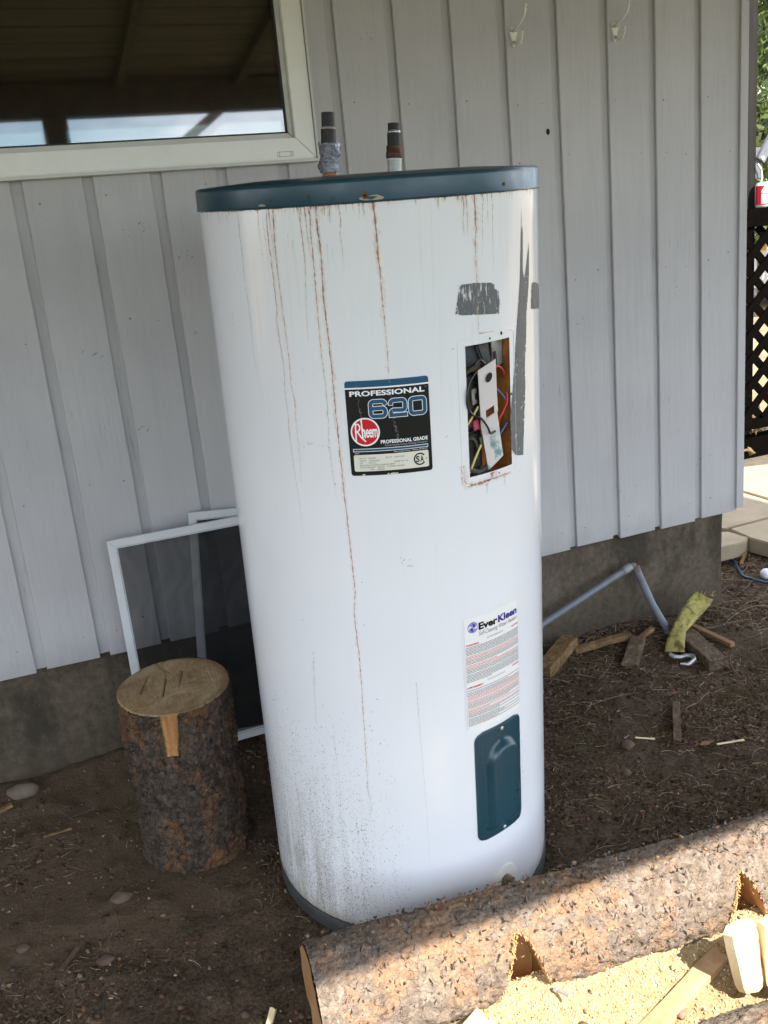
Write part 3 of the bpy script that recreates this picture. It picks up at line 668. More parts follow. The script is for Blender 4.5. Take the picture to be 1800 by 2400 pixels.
for i in range(130):                       # crust and short weeps just under the lid
    th = rr.uniform(-188, -28); L_ = rr.uniform(.002, .022)*(1 if rr.random() < .3 else .45)
    if -106 < th < -92 and rr.random() < .8: continue
    add_run([(th, 1.4395), (th+rr.uniform(-.3, .3), 1.4395-L_)], rr.uniform(1.0, 2.6), rr.uniform(.35, .9), rr.choice([0, 0, 1]), 700+i)
pts = [(-195+i*1.5, 1.4388+.0006*sin(i*1.3)) for i in range(125)]
add_run(pts, 2.0, 1.1, 3, 55, R0+.0006)
o = obj('rust_runs', MB().add(allv, allf), M_STAIN, heater, cols=allc); o['kind'] = 'stuff'
# chipped paint and rusty holes on the lid skirt
M_CHIP = plain('primer_chip', (.30, .27, .20), .8)
for th, z, q in ((-111.75, 1.4485, 1.35), (-157.4, 1.4428, .9), (-65.8, 1.4505, .8)):
    n_ = 11; rr = random.Random(int(-th)); sh = [(rr.uniform(.7, 1.2)) for _ in range(n_)]
    for nm_, mt_, s_, off in (('rusty_screw_hole', M_RUST, .0042*q, .0036), ('screw_hole', M_HOLE, .0017*q, .0041)):
        obj(nm_, MB().add([cyl(th+math.degrees(s_*sh[i]*cos(2*pi*i/n_)/R0), z+s_*sh[i]*sin(2*pi*i/n_), R0+off) for i in range(n_)], [tuple(range(n_))]), mt_, heater)
    if q > .85:
        dx = .010; obj('chipped_paint', MB().add([cyl(th+math.degrees((dx+.011*q*(1+.3*sh[i])*cos(2*pi*i/n_))/R0), z-.004+.0032*q*sh[i]*sin(2*pi*i/n_), R0+.0034) for i in range(n_)], [tuple(range(n_))]), M_CHIP, heater)
obj('chipped_paint', MB().add([cyl(-143.5+math.degrees(x/R0), 1.4432+y, R0+.0034) for x, y in [(-.008, 0), (-.003, .003), (.004, .0025), (.008, 0), (.003, -.001)]], [(0, 1, 2, 3, 4)]), M_CHIP, heater)

# duct tape residue
def tape_mat(name, dens):
    t = NT(name); v = t.coord(); X, Y, Z = t.sep(t.tc.outputs['Object'])
    ang = t.math('ARCTAN2', Y, X)
    cx = t.n('ShaderNodeCombineXYZ'); t.l(t.math('MULTIPLY', ang, .307), cx.inputs[0]); t.l(t.math('MULTIPLY', Z, .13), cx.inputs[2])
    f = t.n('ShaderNodeTexNoise'); t.l(cx.outputs[0], f.inputs['Vector']); f.inputs['Scale'].default_value = 260; f.inputs['Detail'].default_value = 5; f.inputs['Roughness'].default_value = .7
    cut = t.ramp(f.outputs['Fac'], [(.56-dens, 1.0), (.60-dens, 0.0)])
    chunk = t.ramp(t.noise(v, 80, 4, .7), [(.62, 1.0), (.65, 0.0)])
    a = t.attr()
    al = t.math('MULTIPLY', t.math('MULTIPLY', cut, chunk), a['Alpha'], True)
    edge = t.math('ADD', a['Alpha'], t.math('MULTIPLY', t.math('SUBTRACT', t.noise(v, 260, 3, .7), .5), 1.1))
    al = t.math('MULTIPLY', t.math('MULTIPLY', cut, chunk), t.ramp(edge, [(.34, 0.0), (.44, 1.0)]), True)
    c = t.ramp(f.outputs['Fac'], [(.3, (.085, .088, .092)), (.6, (.14, .142, .146))])
    wv = t.math('SINE', t.math('MULTIPLY', Z, 2600.0)); c = t.mix(t.math('MULTIPLY', t.math('GREATER_THAN', wv, .6), .25), c, (.06, .06, .065))
    t.set(c, .6, alpha=al, spec=.3); return t.m
M_TAPEA = tape_mat('tape_residue', .015); M_TAPEB = tape_mat('tape_adhesive', -.055)
def poly_rows(poly, step=.0035, nx=10, inset=.10):
    """fill a (theta,z) outline with horizontal rows; alpha falls at the rim"""
    vs = []; fs = []; cs = []; zs_ = [p[1] for p in poly]; z = min(zs_)+.0004; rows = []
    while z < max(zs_):
        xs_ = []
        for i in range(len(poly)):
            (a0, z0), (a1, z1) = poly[i], poly[(i+1) % len(poly)]
            if (z0 <= z) != (z1 <= z): xs_.append(a0+(a1-a0)*(z-z0)/(z1-z0))
        xs_.sort(); rows.append((z, xs_)); z += step
    for j in range(len(rows)-1):
        (z0, x0), (z1, x1) = rows[j], rows[j+1]
        if len(x0) != len(x1): x1 = x0 if len(x0) else x1; 
        if not len(x0) or len(x0) != len(x1): continue
        for q in range(0, len(x0)-1, 2):
            o_ = len(vs)
            for zz_, xx in ((z0, x0), (z1, x1)):
                for i in range(nx+1):
                    u = i/nx; vs.append((xx[q]+(xx[q+1]-xx[q])*u, zz_))
                    e = min(u, 1-u)*2; ez = min(1, (zz_-rows[0][0])/.006, (rows[-1][0]-zz_)/.006)
                    cs.append((1, 1, 1, min(1, e/.10+.30)*(.62+.38*max(0, ez))))
            for i in range(nx): fs.append((o_+i, o_+i+1, o_+nx+2+i, o_+nx+1+i))
    return vs, fs, cs
for poly, m_, nm in ((TAPEA, M_TAPEA, 'tape_residue'), (TAPEB, M_TAPEB, 'tape_residue'), (TAPEC, M_TAPEA, 'tape_residue')):
    v_, f_, c_ = poly_rows(poly)
    obj(nm, MB().add([cyl(a, z, R0+.0007) for a, z in v_], f_), m_, heater, cols=c_)

# pressed rim round the upper opening and its cut edge
mb = MB(); cutm = MB(); thc = (HT0+HT1)/2; zc = (HZ0+HZ1)/2; hw = radians(HT1-HT0)/2*R0; hh = (HZ1-HZ0)/2
def frame_strip(r_out, w0, w1, rad0, rad1, n=7):
    vs = []; P0 = []; P1 = []
    for sx, sy, a0 in ((1, 1, 0), (-1, 1, 90), (-1, -1, 180), (1, -1, 270)):
        for i in range(n):
            a = radians(a0+90*i/(n-1))
            for P_, w_, rd, rr_ in ((P0, w0, rad0, r_out[0]), (P1, w1, rad1, r_out[1])):
                P_.append(cyl(thc+math.degrees((sx*(hw+w_-rd)+rd*cos(a))/R0), zc+sy*(hh+w_-rd)+rd*sin(a), rr_))
    m_ = len(P0); return P0+P1, [(i, (i+1) % m_, m_+(i+1) % m_, m_+i) for i in range(m_)]
v_, f_ = frame_strip((R0+.0003, R0+.0008), .0125, .0142, .012, .013); mb.add(v_, f_)
v_, f_ = frame_strip((R0+.0008, R0+.0003), .0142, .0158, .013, .014); mb.add(v_, f_)
obj('pressed_rim', mb, M_EN, heater, smooth='all')
def quadstrip(mb, th0, th1, z0, z1, r0, r1, n=8):
    """patch between (th0,z0,r0) and (th1,z1,r1) following the cylinder"""
    vs = [cyl(th0+(th1-th0)*i/n, z0, r0) for i in range(n+1)] + [cyl(th0+(th1-th0)*i/n, z1, r1) for i in range(n+1)]
    mb.add(vs, [(i, i+1, n+2+i, n+1+i) for i in range(n)])
edge = MB(); RI = R0-.0012
for z in (HZ0, HZ1): quadstrip(edge, HT0, HT1, z, z, R0+.0003, RI)
for th in (HT0, HT1): edge.add([cyl(th, HZ0, R0+.0003), cyl(th, HZ1, R0+.0003), cyl(th, HZ1, RI), cyl(th, HZ0, RI)], [(0, 1, 2, 3)])
obj('cut_edge', edge, M_RUST, heater)
cav = MB(); RB = .258
quadstrip(cav, HT0-2, HT1+2, HZ0-.012, HZ1+.012, RB, RB+.006)
quadstrip(cav, HT0-2, HT1+2, HZ0-.012, HZ0-.003, RB, RI); quadstrip(cav, HT0-2, HT1+2, HZ1+.012, HZ1+.003, RB, RI)
for th, t2 in ((HT0-2, HT0-.6), (HT1+2, HT1+.6)): cav.add([cyl(th, HZ0-.012, RB), cyl(th, HZ1+.012, RB), cyl(t2, HZ1+.003, RI), cyl(t2, HZ0-.003, RI)], [(0, 1, 2, 3)])
obj('foam_cavity', cav, M_FOAM, heater)
M_BLK = plain('black_bakelite', (.010, .010, .010), .35, .4, 40, .2)
M_GRYC = plain('dark_insulation_wrap', (.045, .045, .047), .7, .5, 22, .9, bd=.006)
M_STRAP = plain('galvanised_bracket', (.30, .31, .30), .4, .5, 30, .3, metal=.6)
M_PLATE = None
t = NT('thermostat_cover'); v = t.coord()
pt = t.ramp(t.noise(v, 38, 3), [(.50, 0.0), (.62, 1.0)])
Z = t.sep(t.tc.outputs['Object'])[2]; low = t.ramp(Z, [(.985, 0.0), (1.005, 1.0), (1.03, 1.0), (1.045, 0.0)]) if False else pt
zr = t.n('ShaderNodeMapRange'); zr.inputs['From Min'].default_value = 1.055; zr.inputs['From Max'].default_value = 1.03; t.l(Z, zr.inputs['Value'])
M_PLATE = t.set(t.mix(t.math('MULTIPLY', t.math('MULTIPLY', pt, zr.outputs[0]), .85), (.50, .47, .46), (.03, .17, .19)), .45)
def uv(u, v, d):               # position inside the opening: u right, v down, d depth below the shell
    return cyl(HT0+(HT1-HT0)*u, HZ1-(HZ1-HZ0)*v, R0-d)
def slab(outl, d, th_, mat, name, bev=.0008):
    n_ = len(outl); vs = [uv(u, v, d) for u, v in outl]+[uv(u, v, d+th_) for u, v in outl]
    return obj(name, MB().add(vs, [tuple(range(n_)), tuple(range(2*n_-1, n_-1, -1))]+[(i, i+n_, (i+1) % n_+n_, (i+1) % n_) for i in range(n_)]), mat, heater, bevel=bev)
slab([(-.05, -.02), (.62, -.02), (.66, .10), (.60, .17), (.30, .20), (-.05, .16)], .022, .018, M_GRYC, 'insulation_flap', .004)
slab([(.30, -.03), (.62, -.03), (.70, .16), (.52, .22)], .014, .010, M_GRYC, 'insulation_flap', .003)
slab([(.71, -.03), (1.02, -.03), (1.02, .20), (.86, .22), (.74, .245)], .016, .003, M_STRAP, 'metal_bracket')
slab([(.74, .10), (.80, .09), (.84, .20), (.78, .21)], .013, .002, M_BLK, 'bracket_slot')
slab([(-.03, .20), (.34, .12), (.34, .155), (.26, .175), (.0, .225)], .004, .006, M_BLK, 'thermostat_bracket')
slab([(.02, .24), (.36, .22), (.36, .62), (.04, .64)], .012, .030, M_BLK, 'thermostat_body', .002)
slab([(.16, .34), (.27, .33), (.28, .45), (.17, .46)], .009, .004, M_STRAP, 'terminal_strip')
slab([(.22, .37), (.27, .37), (.27, .42), (.23, .42)], .007, .003, M_BLK, 'terminal')
slab([(.18, .585), (.30, .575), (.31, .65), (.20, .66)], .010, .004, plain('pink_reset_tag', (.50, .06, .12), .5), 'reset_button')
slab([(.02, .68), (.40, .66), (.42, .97), (.05, 1.0)], .014, .030, M_BLK, 'limit_switch', .004)
slab([(.30, .72), (.40, .71), (.42, .79), (.33, .80)], .008, .004, plain('brass_terminal', (.36, .33, .20), .4, metal=.7), 'terminal')
mb = MB().tube([uv(.10+.16*cos(a), .83+.12*sin(a), .010) for a in [radians(x) for x in range(150, 400, 15)]], .0022, 8); obj('wire_loop', mb, M_GRYC, heater, smooth=True)
mb = MB().tube([uv(u, v, .008) for u, v in ((.05, .95), (.25, .99), (.50, .96), (.70, .90), (.80, .86))], .005, 8); obj('grey_cable', mb, M_GRYC, heater, smooth=True)
# cover plate with round hole and punched slot
def plate():
    bl = [(.245, .195), (.645, .135)]; rows = [(0, .245, .645, .195, .135), (.30, .265, .66, .40, .36), (.62, .285, .675, .60, .545), (1, .42, .79, .985, .905)]
    W = Vector; nU, nV = 14, 30; vs = []; idx = {}
    def P(u, v, d):
        for a_, b_ in zip(rows, rows[1:]):
            if v <= b_[0]+1e-9:
                k = (v-a_[0])/(b_[0]-a_[0]); q = [a_[i]+(b_[i]-a_[i])*k for i in range(5)]; break
        return uv(q[1]+(q[2]-q[1])*u, q[3]+(q[4]-q[3])*u, d + .004*sin(v*pi)*0 + (.003 if v > .6 else .001))
    fs = []
    for j in range(nV+1):
        for i in range(nU+1): vs.append(P(i/nU, j/nV, .001-.004*(j/nV-.4)**2))
    for j in range(nV):
        for i in range(nU):
            uc, vc = (i+.5)/nU, (j+.5)/nV
            if .30 < uc < .82 and .49+.02*uc < vc < .60: continue
            a_ = j*(nU+1)+i; fs.append((a_, a_+1, a_+nU+2, a_+nU+1))
    return MB().add(vs, fs)
o = obj('cover_plate', plate(), M_PLATE, heater)
sm = o.modifiers.new('thick', 'SOLIDIFY'); sm.thickness = .0012; sm.offset = 0
obj('plate_hole', MB().add([uv(.465+.075*cos(2*pi*i/20), .262+.034*sin(2*pi*i/20)-.15*.075*cos(2*pi*i/20), -.0008) for i in range(20)], [tuple(range(20))]), M_HOLE, heater)
def wire(pts, r_, mat, name='wire'):
    P_ = [Vector(uv(*p)) for p in pts]; out = []
    for i in range(len(P_)-1):
        p0, p1, p2, p3 = P_[max(i-1, 0)], P_[i], P_[i+1], P_[min(i+2, len(P_)-1)]
        for k in range(6):
            s = k/6; out.append(.5*((2*p1)+(-p0+p2)*s+(2*p0-5*p1+4*p2-p3)*s*s+(-p0+3*p1-3*p2+p3)*s**3))
    out.append(P_[-1]); return obj(name, MB().tube(out, r_, 8), mat, heater, smooth=True)
M_WR = plain('red_wire', (.50, .02, .035), .35, .1); M_WB = plain('blue_wire', (.05, .10, .26), .4, .1); M_WK = plain('black_wire', (.008, .008, .008), .3, .1); M_WY = plain('yellow_wire', (.55, .47, .16), .4, .1)
wire([(.64, .195, .003), (.76, .205, .004), (.88, .24, .006), (.97, .285, .010)], .0017, M_WR)
wire([(.97, .42, .006), (.96, .49, .004), (.88, .555, .006), (.79, .61, .008), (.77, .68, .012)], .0017, M_WR)
wire([(.66, .34, .010), (.80, .41, .006), (.94, .475, .006)], .0016, M_WB)
wire([(1.0, .665, .008), (.90, .71, .010), (.78, .78, .014)], .0018, M_WB)
wire([(.25, .20, .004), (.06, .27, .0), (-.02, .36, -.004), (.0, .45, -.002), (.10, .52, -.001), (.26, .56, -.003), (.38, .64, -.004), (.44, .69, -.003), (.56, .685, -.002)], .0020, M_WK)
wire([(.20, .15, .002), (.30, .12, .002), (.40, .155, .002)], .0022, M_WK)
wire([(.28, .475, .008), (.14, .54, .006), (.02, .60, .006)], .0020, M_WY)
wire([(.30, .775, .006), (.18, .85, .005), (.06, .955, .006), (.02, 1.0, .01)], .0020, M_WY)
for th, z, q in ((-68.09, 1.2130, .0028), (-73.4, 1.2085, .0019), (-63.6, 1.1037, .0020), (-70.9, .9700, .0016)):
    obj('screw_hole', MB().add([cyl(th+math.degrees(q*cos(2*pi*i/10)/R0), z+q*1.1*sin(2*pi*i/10), R0+.0006) for i in range(10)], [tuple(range(10))]), M_HOLE, heater)
# dark pen-like scuffs on the enamel
mb = MB(); rr = random.Random(12)
for th, z, n_, s_ in ((-137, 1.055, 5, .010), (-131.5, 1.052, 4, .008), (-107.5, .845, 6, .010), (-106.5, .83, 3, .006), (-88.3, 1.20, 2, .003), (-59.5, .955, 2, .003), (-128, .99, 2, .004), (-91.5, 1.055, 2, .002)):
    for i in range(n_):
        a = th+rr.gauss(0, s_/R0*40); z_ = z+rr.gauss(0, s_*.4); an = rr.uniform(.3, .9); l_ = rr.uniform(.002, .006); w_ = .0006
        mb.add(wrap([(0, 0), (l_*cos(an), l_*sin(an)), (l_*cos(an)+w_, l_*sin(an)+w_), (w_, w_*2)], a, z_, R0+.0006), [(0, 1, 2, 3)])
o = obj('scuff_marks', mb, plain('tank_scuff', (.10, .10, .11), .7), heater); o['kind'] = 'stuff'

# ---------------------------------------------------------------- labels
def flat(name, col, rough=.35): 
    t = NT(name); return t.set(col, rough, spec=.22)
M_INKW = flat('white_print', (.74, .75, .76)); M_INKK = flat('black_print', (.008, .008, .009), .35); M_INKB = flat('blue_print', (.018, .075, .145), .3)
M_INKR = flat('red_print', (.50, .012, .022)); M_CREAM = flat('cream_print', (.62, .60, .52)); M_PAPER = flat('paper_label', (.68, .67, .655), .4)
M_NAVY = flat('navy_print', (.035, .028, .20)); M_LIL = flat('lilac_print', (.22, .22, .50)); M_PINK = flat('red_small_print', (.52, .10, .08)); M_GREYP = flat('grey_small_print', (.10, .10, .10))
LAY = {'n': 0}
def text_mesh(body, bold=0.0, spacing=1.0, shear=0.0):
    cu = bpy.data.curves.new('t', 'FONT'); cu.body = body; cu.size = 1.0; cu.offset = bold; cu.space_character = spacing; cu.shear = shear; cu.resolution_u = 3
    ob = bpy.data.objects.new('t', cu); me = ob.to_mesh()
    V = np.array([v.co[:2] for v in me.vertices]) if len(me.vertices) else np.zeros((0, 2)); F = [tuple(p.vertices) for p in me.polygons]
    ob.to_mesh_clear(); bpy.data.objects.remove(ob); bpy.data.curves.remove(cu); return V, F
def put_text(parent, name, body, x0, x1, y0, y1, thc, zc, r, mat, bold=0, spacing=1, shear=0, slope=0.0, outline=None):
    """fit body's ink box into x0..x1, y0..y1 (label metres)"""
    V, F = text_mesh(body, bold, spacing, shear)
    mn, mx = V.min(0), V.max(0); W_ = V.copy()
    V = (V-mn)/(mx-mn); X = x0+V[:, 0]*(x1-x0); Y = y0+V[:, 1]*(y1-y0)+slope*(X-x0)
    if outline:
        ol_mat, grow = outline; V2, F2 = text_mesh(body, bold+grow, spacing, shear)
        V2 = (V2-mn)/(mx-mn); X2 = x0+V2[:, 0]*(x1-x0); Y2 = y0+V2[:, 1]*(y1-y0)
        obj(name+'_outline', MB().add(wrap(list(zip(X2, Y2)), thc, zc, r-.00025), F2), ol_mat, parent)
    return obj(name, MB().add(wrap(list(zip(X, Y)), thc, zc, r), F), mat, parent)
def put_sheet(parent, name, x0, x1, y0, y1, thc, zc, r, mat, rad=0.0):
    w, h = x1-x0, y1-y0; cx_, cy_ = (x0+x1)/2, (y0+y1)/2
    rows = rrect_rows(w, h, rad) if rad else [(-h/2, -w/2, w/2), (h/2, -w/2, w/2)]
    rows = [(y+cy_, a+cx_, b+cx_) for y, a, b in rows]
    return obj(name, sheet(rows, thc, zc, r, max(2, int(w/.008))), mat, parent)
def put_ring(parent, name, cx_, cy_, ro, ri, thc, zc, r, mat, a0=0, a1=360, n=48, sx=1.0):
    vs = []; fs = []
    for i in range(n+1):
        a = radians(a0+(a1-a0)*i/n)
        vs += [(cx_+ro*cos(a)*sx, cy_+ro*sin(a)), (cx_+ri*cos(a)*sx, cy_+ri*sin(a))]
    for i in range(n): fs.append((2*i, 2*i+2, 2*i+3, 2*i+1))
    return obj(name, MB().add(wrap(vs, thc, zc, r), fs), mat, parent)
lab = obj('maker_label', sheet(rrect_rows(.1385, .1615, .005), -109.1, 1.0835, R0+.0006, 20), M_INKK, heater)
def LX(u): return (u-.5)*.1385
def LY(v): return (.5-v)*.1615
TH, ZC = -109.1, 1.0835; r1, r2, r3, r4 = R0+.0009, R0+.0012, R0+.0015, R0+.0018
w_, h_ = .1385, .1615
rows = [(y, a, b) for y, a, b in rrect_rows(w_, h_, .005) if y > LY(.068)]; rows = [(LY(.068), -w_/2, w_/2)]+rows
obj('label_band', sheet(rows, TH, ZC, r1, 20), M_INKB, lab)
put_sheet(lab, 'label_rule', -w_/2, w_/2, LY(.084), LY(.068), TH, ZC, r1, M_INKW)
put_text(lab, 'label_lettering', 'PROFESSIONAL', LX(.052), LX(.945), LY(.159), LY(.104), TH, ZC, r2, M_INKW, bold=.035, spacing=1.02)
put_text(lab, 'label_lettering', 'TM', LX(.952), LX(.968), LY(.112), LY(.105), TH, ZC, r2, M_INKW)
def big_digits():
    """wide block digits 6 2 0 as strokes: blue fill over a white outline"""
    H = LY(.20)-LY(.392); y0 = LY(.392); dw = LX(.485)-LX(.27)
    xs_ = [LX(.270), LX(.508), LX(.745)]
    def rr(cx_, cy_, w, h, rad, n=6):
        P = []
        for sx, sy, a0 in ((1, 1, 0), (-1, 1, 90), (-1, -1, 180), (1, -1, 270)):
            for i in range(n+1):
                a = radians(a0+90*i/n); P.append((cx_+sx*(w/2-rad)+rad*cos(a), cy_+sy*(h/2-rad)+rad*sin(a)))
        return P
    def stroke(path, w):      # thick polyline as quads with mitred joints
        n_ = len(path); L_ = []; R_ = []
        for i in range(n_):
            p = path[i]; a_ = path[max(i-1, 0)]; b_ = path[min(i+1, n_-1)]
            d1 = Vector((p[0]-a_[0], p[1]-a_[1])); d2 = Vector((b_[0]-p[0], b_[1]-p[1]))
            if d1.length < 1e-9: d1 = d2
            if d2.length < 1e-9: d2 = d1
            d1.normalize(); d2.normalize(); t_ = (d1+d2).normalized(); nn = Vector((-t_.y, t_.x)); k = 1/max(.5, nn.dot(Vector((-d1.y, d1.x))))
            L_.append((p[0]+nn.x*w/2*k, p[1]+nn.y*w/2*k)); R_.append((p[0]-nn.x*w/2*k, p[1]-nn.y*w/2*k))
        vs = []; fs = []
        for l__, r__ in zip(L_, R_): vs += [l__, r__]
        for i in range(n_-1): fs.append((2*i, 2*i+2, 2*i+3, 2*i+1))
        return vs, fs
    def ext(path, e):
        p = [Vector(q) for q in path]; a_ = p[0]+(p[0]-p[1]).normalized()*e; b_ = p[-1]+(p[-1]-p[-2]).normalized()*e
        return [tuple(a_)]+[tuple(q) for q in p[1:-1]]+[tuple(b_)]
    S = .0062; hw_ = dw/2-S/2
    def arc(cx_, cy_, rx, ry, a0, a1, n=10): return [(cx_+rx*cos(radians(a0+(a1-a0)*i/n)), cy_+ry*sin(radians(a0+(a1-a0)*i/n))) for i in range(n+1)]
    yt = y0+H-S/2; yb = y0+S/2; ym = y0+H*.53; q = .0052
    for di, x in enumerate(xs_):
        xl = x+S/2; xr = x+dw-S/2
        if di == 0: paths = [[(xr+.001, yt-.0062)]+arc(xr-q, yt-q+.0, q, q, 20, 90)+arc(xl+q, yt-q, q, q, 90, 180)+arc(xl+q, yb+q, q, q, 180, 270)+arc(xr-q, yb+q, q, q, 270, 360)+arc(xr-q, ym-q, q, q, 0, 90)+[(xl, ym-.0005)]]
        elif di == 1: paths = [[(xl, yt-.0075)]+arc(xl+q, yt-q, q, q, 170, 90)+arc(xr-q, yt-q, q, q, 90, 0)+arc(xr-q, ym-.001, q, q*.9, 0, -90)+arc(xl+q, ym-.0095, q, q*.9, 90, 180)+[(xl, yb)], [(xl-S/2, yb), (xr+S/2, yb)]]
        else: paths = [arc(xr-q, yt-q, q, q, 0, 90)+arc(xl+q, yt-q, q, q, 90, 180)+arc(xl+q, yb+q, q, q, 180, 270)+arc(xr-q, yb+q, q, q, 270, 360)+[(xr, yt-q), (xr, yt-q+.001)]]
        mo = MB(); mi = MB()
        for pa in paths:
            v_, f_ = stroke(ext(pa, .0009 if di != 2 else 0), S+.0021); mo.add(wrap(v_, TH, ZC, r2), f_)
            v_, f_ = stroke(pa, S); mi.add(wrap(v_, TH, ZC, r3), f_)
        obj('label_digit_outline', mo, M_INKW, lab); obj('label_digit', mi, M_INKB, lab)
big_digits()
cx_, cy_ = LX(.208), LY(.532)
put_ring(lab, 'emblem_ring', cx_, cy_, .0243, .0218, TH, ZC, r2, M_INKW)
put_ring(lab, 'emblem_disc', cx_, cy_, .0222, .0001, TH, ZC, r2-.0001, M_INKR)
def sticks(paths, w, name, mat, r_):
    mb = MB()
    for pa in paths:
        for a_, b_ in zip(pa, pa[1:]):
            d = Vector((b_[0]-a_[0], b_[1]-a_[1])); L_ = d.length; d /= L_; nn = Vector((-d.y, d.x))*w/2; e = d*w*.35
            mb.add(wrap([(a_[0]+nn.x-e.x, a_[1]+nn.y-e.y), (a_[0]-nn.x-e.x, a_[1]-nn.y-e.y), (b_[0]-nn.x+e.x, b_[1]-nn.y+e.y), (b_[0]+nn.x+e.x, b_[1]+nn.y+e.y)], TH, ZC, r_), [(0, 1, 2, 3)])
    return obj(name, mb, mat, lab)
ex = lambda px, py: (cx_+(px-420)/10650, cy_+(950-py)/10150)   # emblem drawing units
Rp = [[ex(250, 1105), ex(255, 810)], [ex(245, 805), ex(300, 812), ex(330, 850), ex(325, 900), ex(290, 935), ex(262, 945)], [ex(285, 950), ex(345, 1040), ex(415, 1110)], [ex(362, 735), ex(372, 1045)], [ex(372, 940), ex(392, 905), ex(410, 930), ex(414, 1045)]]
sticks(Rp, .0024, 'emblem_lettering', M_INKW, r3)
put_text(lab, 'emblem_lettering', 'eem', ex(430, 0)[0], ex(636, 0)[0], ex(0, 1050)[1], ex(0, 898)[1], TH, ZC, r3, M_INKW, bold=.02, spacing=.92)
put_text(lab, 'label_lettering', 'PROFESSIONAL GRADE', LX(.385), LX(.955), LY(.664), LY(.625), TH, ZC, r2, M_INKW, bold=.03)
put_text(lab, 'label_lettering', 'Sold and installed only by Plumbing Contractors', LX(.43), LX(.95), LY(.700), LY(.672), TH, ZC, r2, flat('grey_print', (.35, .35, .36)), shear=.3)
put_sheet(lab, 'label_rule', LX(.045), LX(.955), LY(.742), LY(.708), TH, ZC, r2, M_INKW)
put_sheet(lab, 'label_bar', LX(.052), LX(.948), LY(.736), LY(.714), TH, ZC, r3, M_INKB)
put_text(lab, 'label_lettering', 'Rheem Canada Ltd./Ltee  •  Hamilton, ON L8H 3P3', LX(.54), LX(.945), LY(.764), LY(.750), TH, ZC, r2, M_INKW)
put_text(lab, 'label_lettering', '533552', LX(.06), LX(.115), LY(.763), LY(.752), TH, ZC, r2, M_INKW)
put_sheet(lab, 'data_plate', LX(.046), LX(.955), LY(.953), LY(.774), TH, ZC, r2, M_CREAM, .003)
for s_, u0, u1, v_ in (('MOD. NO.', .115, .195, .812), ('PRO620T', .225, .315, .812), ('SER. NO.', .43, .51, .812), ('1294/11438', .535, .655, .812), ('ITEM NO.', .115, .195, .838), ('514/A4202S0N0', .225, .355, .838),
                      ('CAP:', .115, .155, .862), ('270 Litres', .225, .315, .862), ('240/208  VAC 1 PH', .53, .70, .862), ('MAX. ALLOW. RATINGS/COTES MAXIM. ADMISES', .115, .54, .886), ('WATTS UPPER/SUP:', .115, .30, .910), ('4500/3380', .325, .41, .910), ('LOWER/INF  4500/3380', .44, .65, .910), ('TOTAL:', .235, .29, .934), ('4500/3380', .325, .41, .934)):
    put_text(lab, 'plate_lettering', s_, LX(u0), LX(u1), LY(v_+.007), LY(v_-.006), TH, ZC, r3, M_GREYP, bold=.01)
put_ring(lab, 'approval_mark', LX(.845), LY(.862), .0107, .0083, TH, ZC, r3, M_INKK, 38, 322)
put_text(lab, 'approval_mark', 'S', LX(.795), LX(.840), LY(.896), LY(.828), TH, ZC, r3, M_INKK, bold=.03)
put_text(lab, 'approval_mark', 'A', LX(.848), LX(.893), LY(.896), LY(.828), TH, ZC, r3, M_INKK, bold=.03)
put_ring(lab, 'approval_mark', LX(.925), LY(.862), .0014, .0010, TH, ZC, r3, M_INKK, n=16)
# scratched runs across the label
mb = MB(); rr = random.Random(8)
for (u0, v0), (u1, v1), n_ in (((.535, .0), (.545, .25), 22), ((.55, .38), (.60, .66), 60), ((.14, .02), (.15, .12), 10), ((.15, .18), (.175, .38), 26), ((.545, .25), (.56, .40), 22)):
    for i in range(n_):
        s_ = rr.random(); x = LX(u0+(u1-u0)*s_)+rr.gauss(0, .0011); y = LY(v0+(v1-v0)*s_); l_ = rr.uniform(.0006, .0025); a = rr.uniform(-2.2, -.9)
        mb.add(wrap([(x, y), (x+l_*cos(a), y+l_*sin(a)), (x+l_*cos(a)+.0003, y+l_*sin(a)+.0001), (x+.0003, y+.0001)], TH, ZC, r4), [(0, 1, 2, 3)])
o = obj('label_scratches', mb, flat('scratch', (.38, .38, .38), .6), lab); o['kind'] = 'stuff'
mb = MB()
for u, wd in ((.13, .006), (.44, .003), (.47, .010), (.54, .004)):
    mb.add(wrap([(LX(u), LY(.995)), (LX(u)+wd, LY(.995)), (LX(u)+wd*.9, LY(.982)), (LX(u)+wd*.2, LY(.984))], TH, ZC, r2), [(0, 1, 2, 3)])
obj('worn_label_edge', mb, M_CREAM, lab)

# lower label
T2, Z2 = -75.3, .5930
def row2(th): return 0
lab2 = obj('warning_label', sheet(rrect_rows(.1405, .2345, .0025), T2, Z2, R0+.0006, 20), M_PAPER, heater)
put_ring(lab2, 'swirl_logo', -.0490, .0975, .0112, .0001, T2, Z2, r1, M_LIL)
for k in range(4):
    a = k*90+20
    P_ = []; n_ = 9
    for i in range(n_): s_ = i/(n_-1); rr_ = .0010+.0098*s_; an = radians(a+95*s_); P_.append((-.0490+rr_*cos(an), .0975+rr_*sin(an), .0002+.0022*sin(pi*min(1, s_*1.1))))
    vs = [];
    for x, y, w__ in P_: vs += [(x-w__, y+w__*.4), (x+w__, y-w__*.4)]
    obj('swirl_logo', MB().add(wrap(vs, T2, Z2, r2), [(2*i, 2*i+2, 2*i+3, 2*i+1) for i in range(n_-1)]), M_NAVY if k % 2 == 0 else M_PAPER, lab2)
put_text(lab2, 'label_lettering', 'Ever', -.0365, .0085, .0885, .1035, T2, Z2, r1, M_INKK, bold=.045)
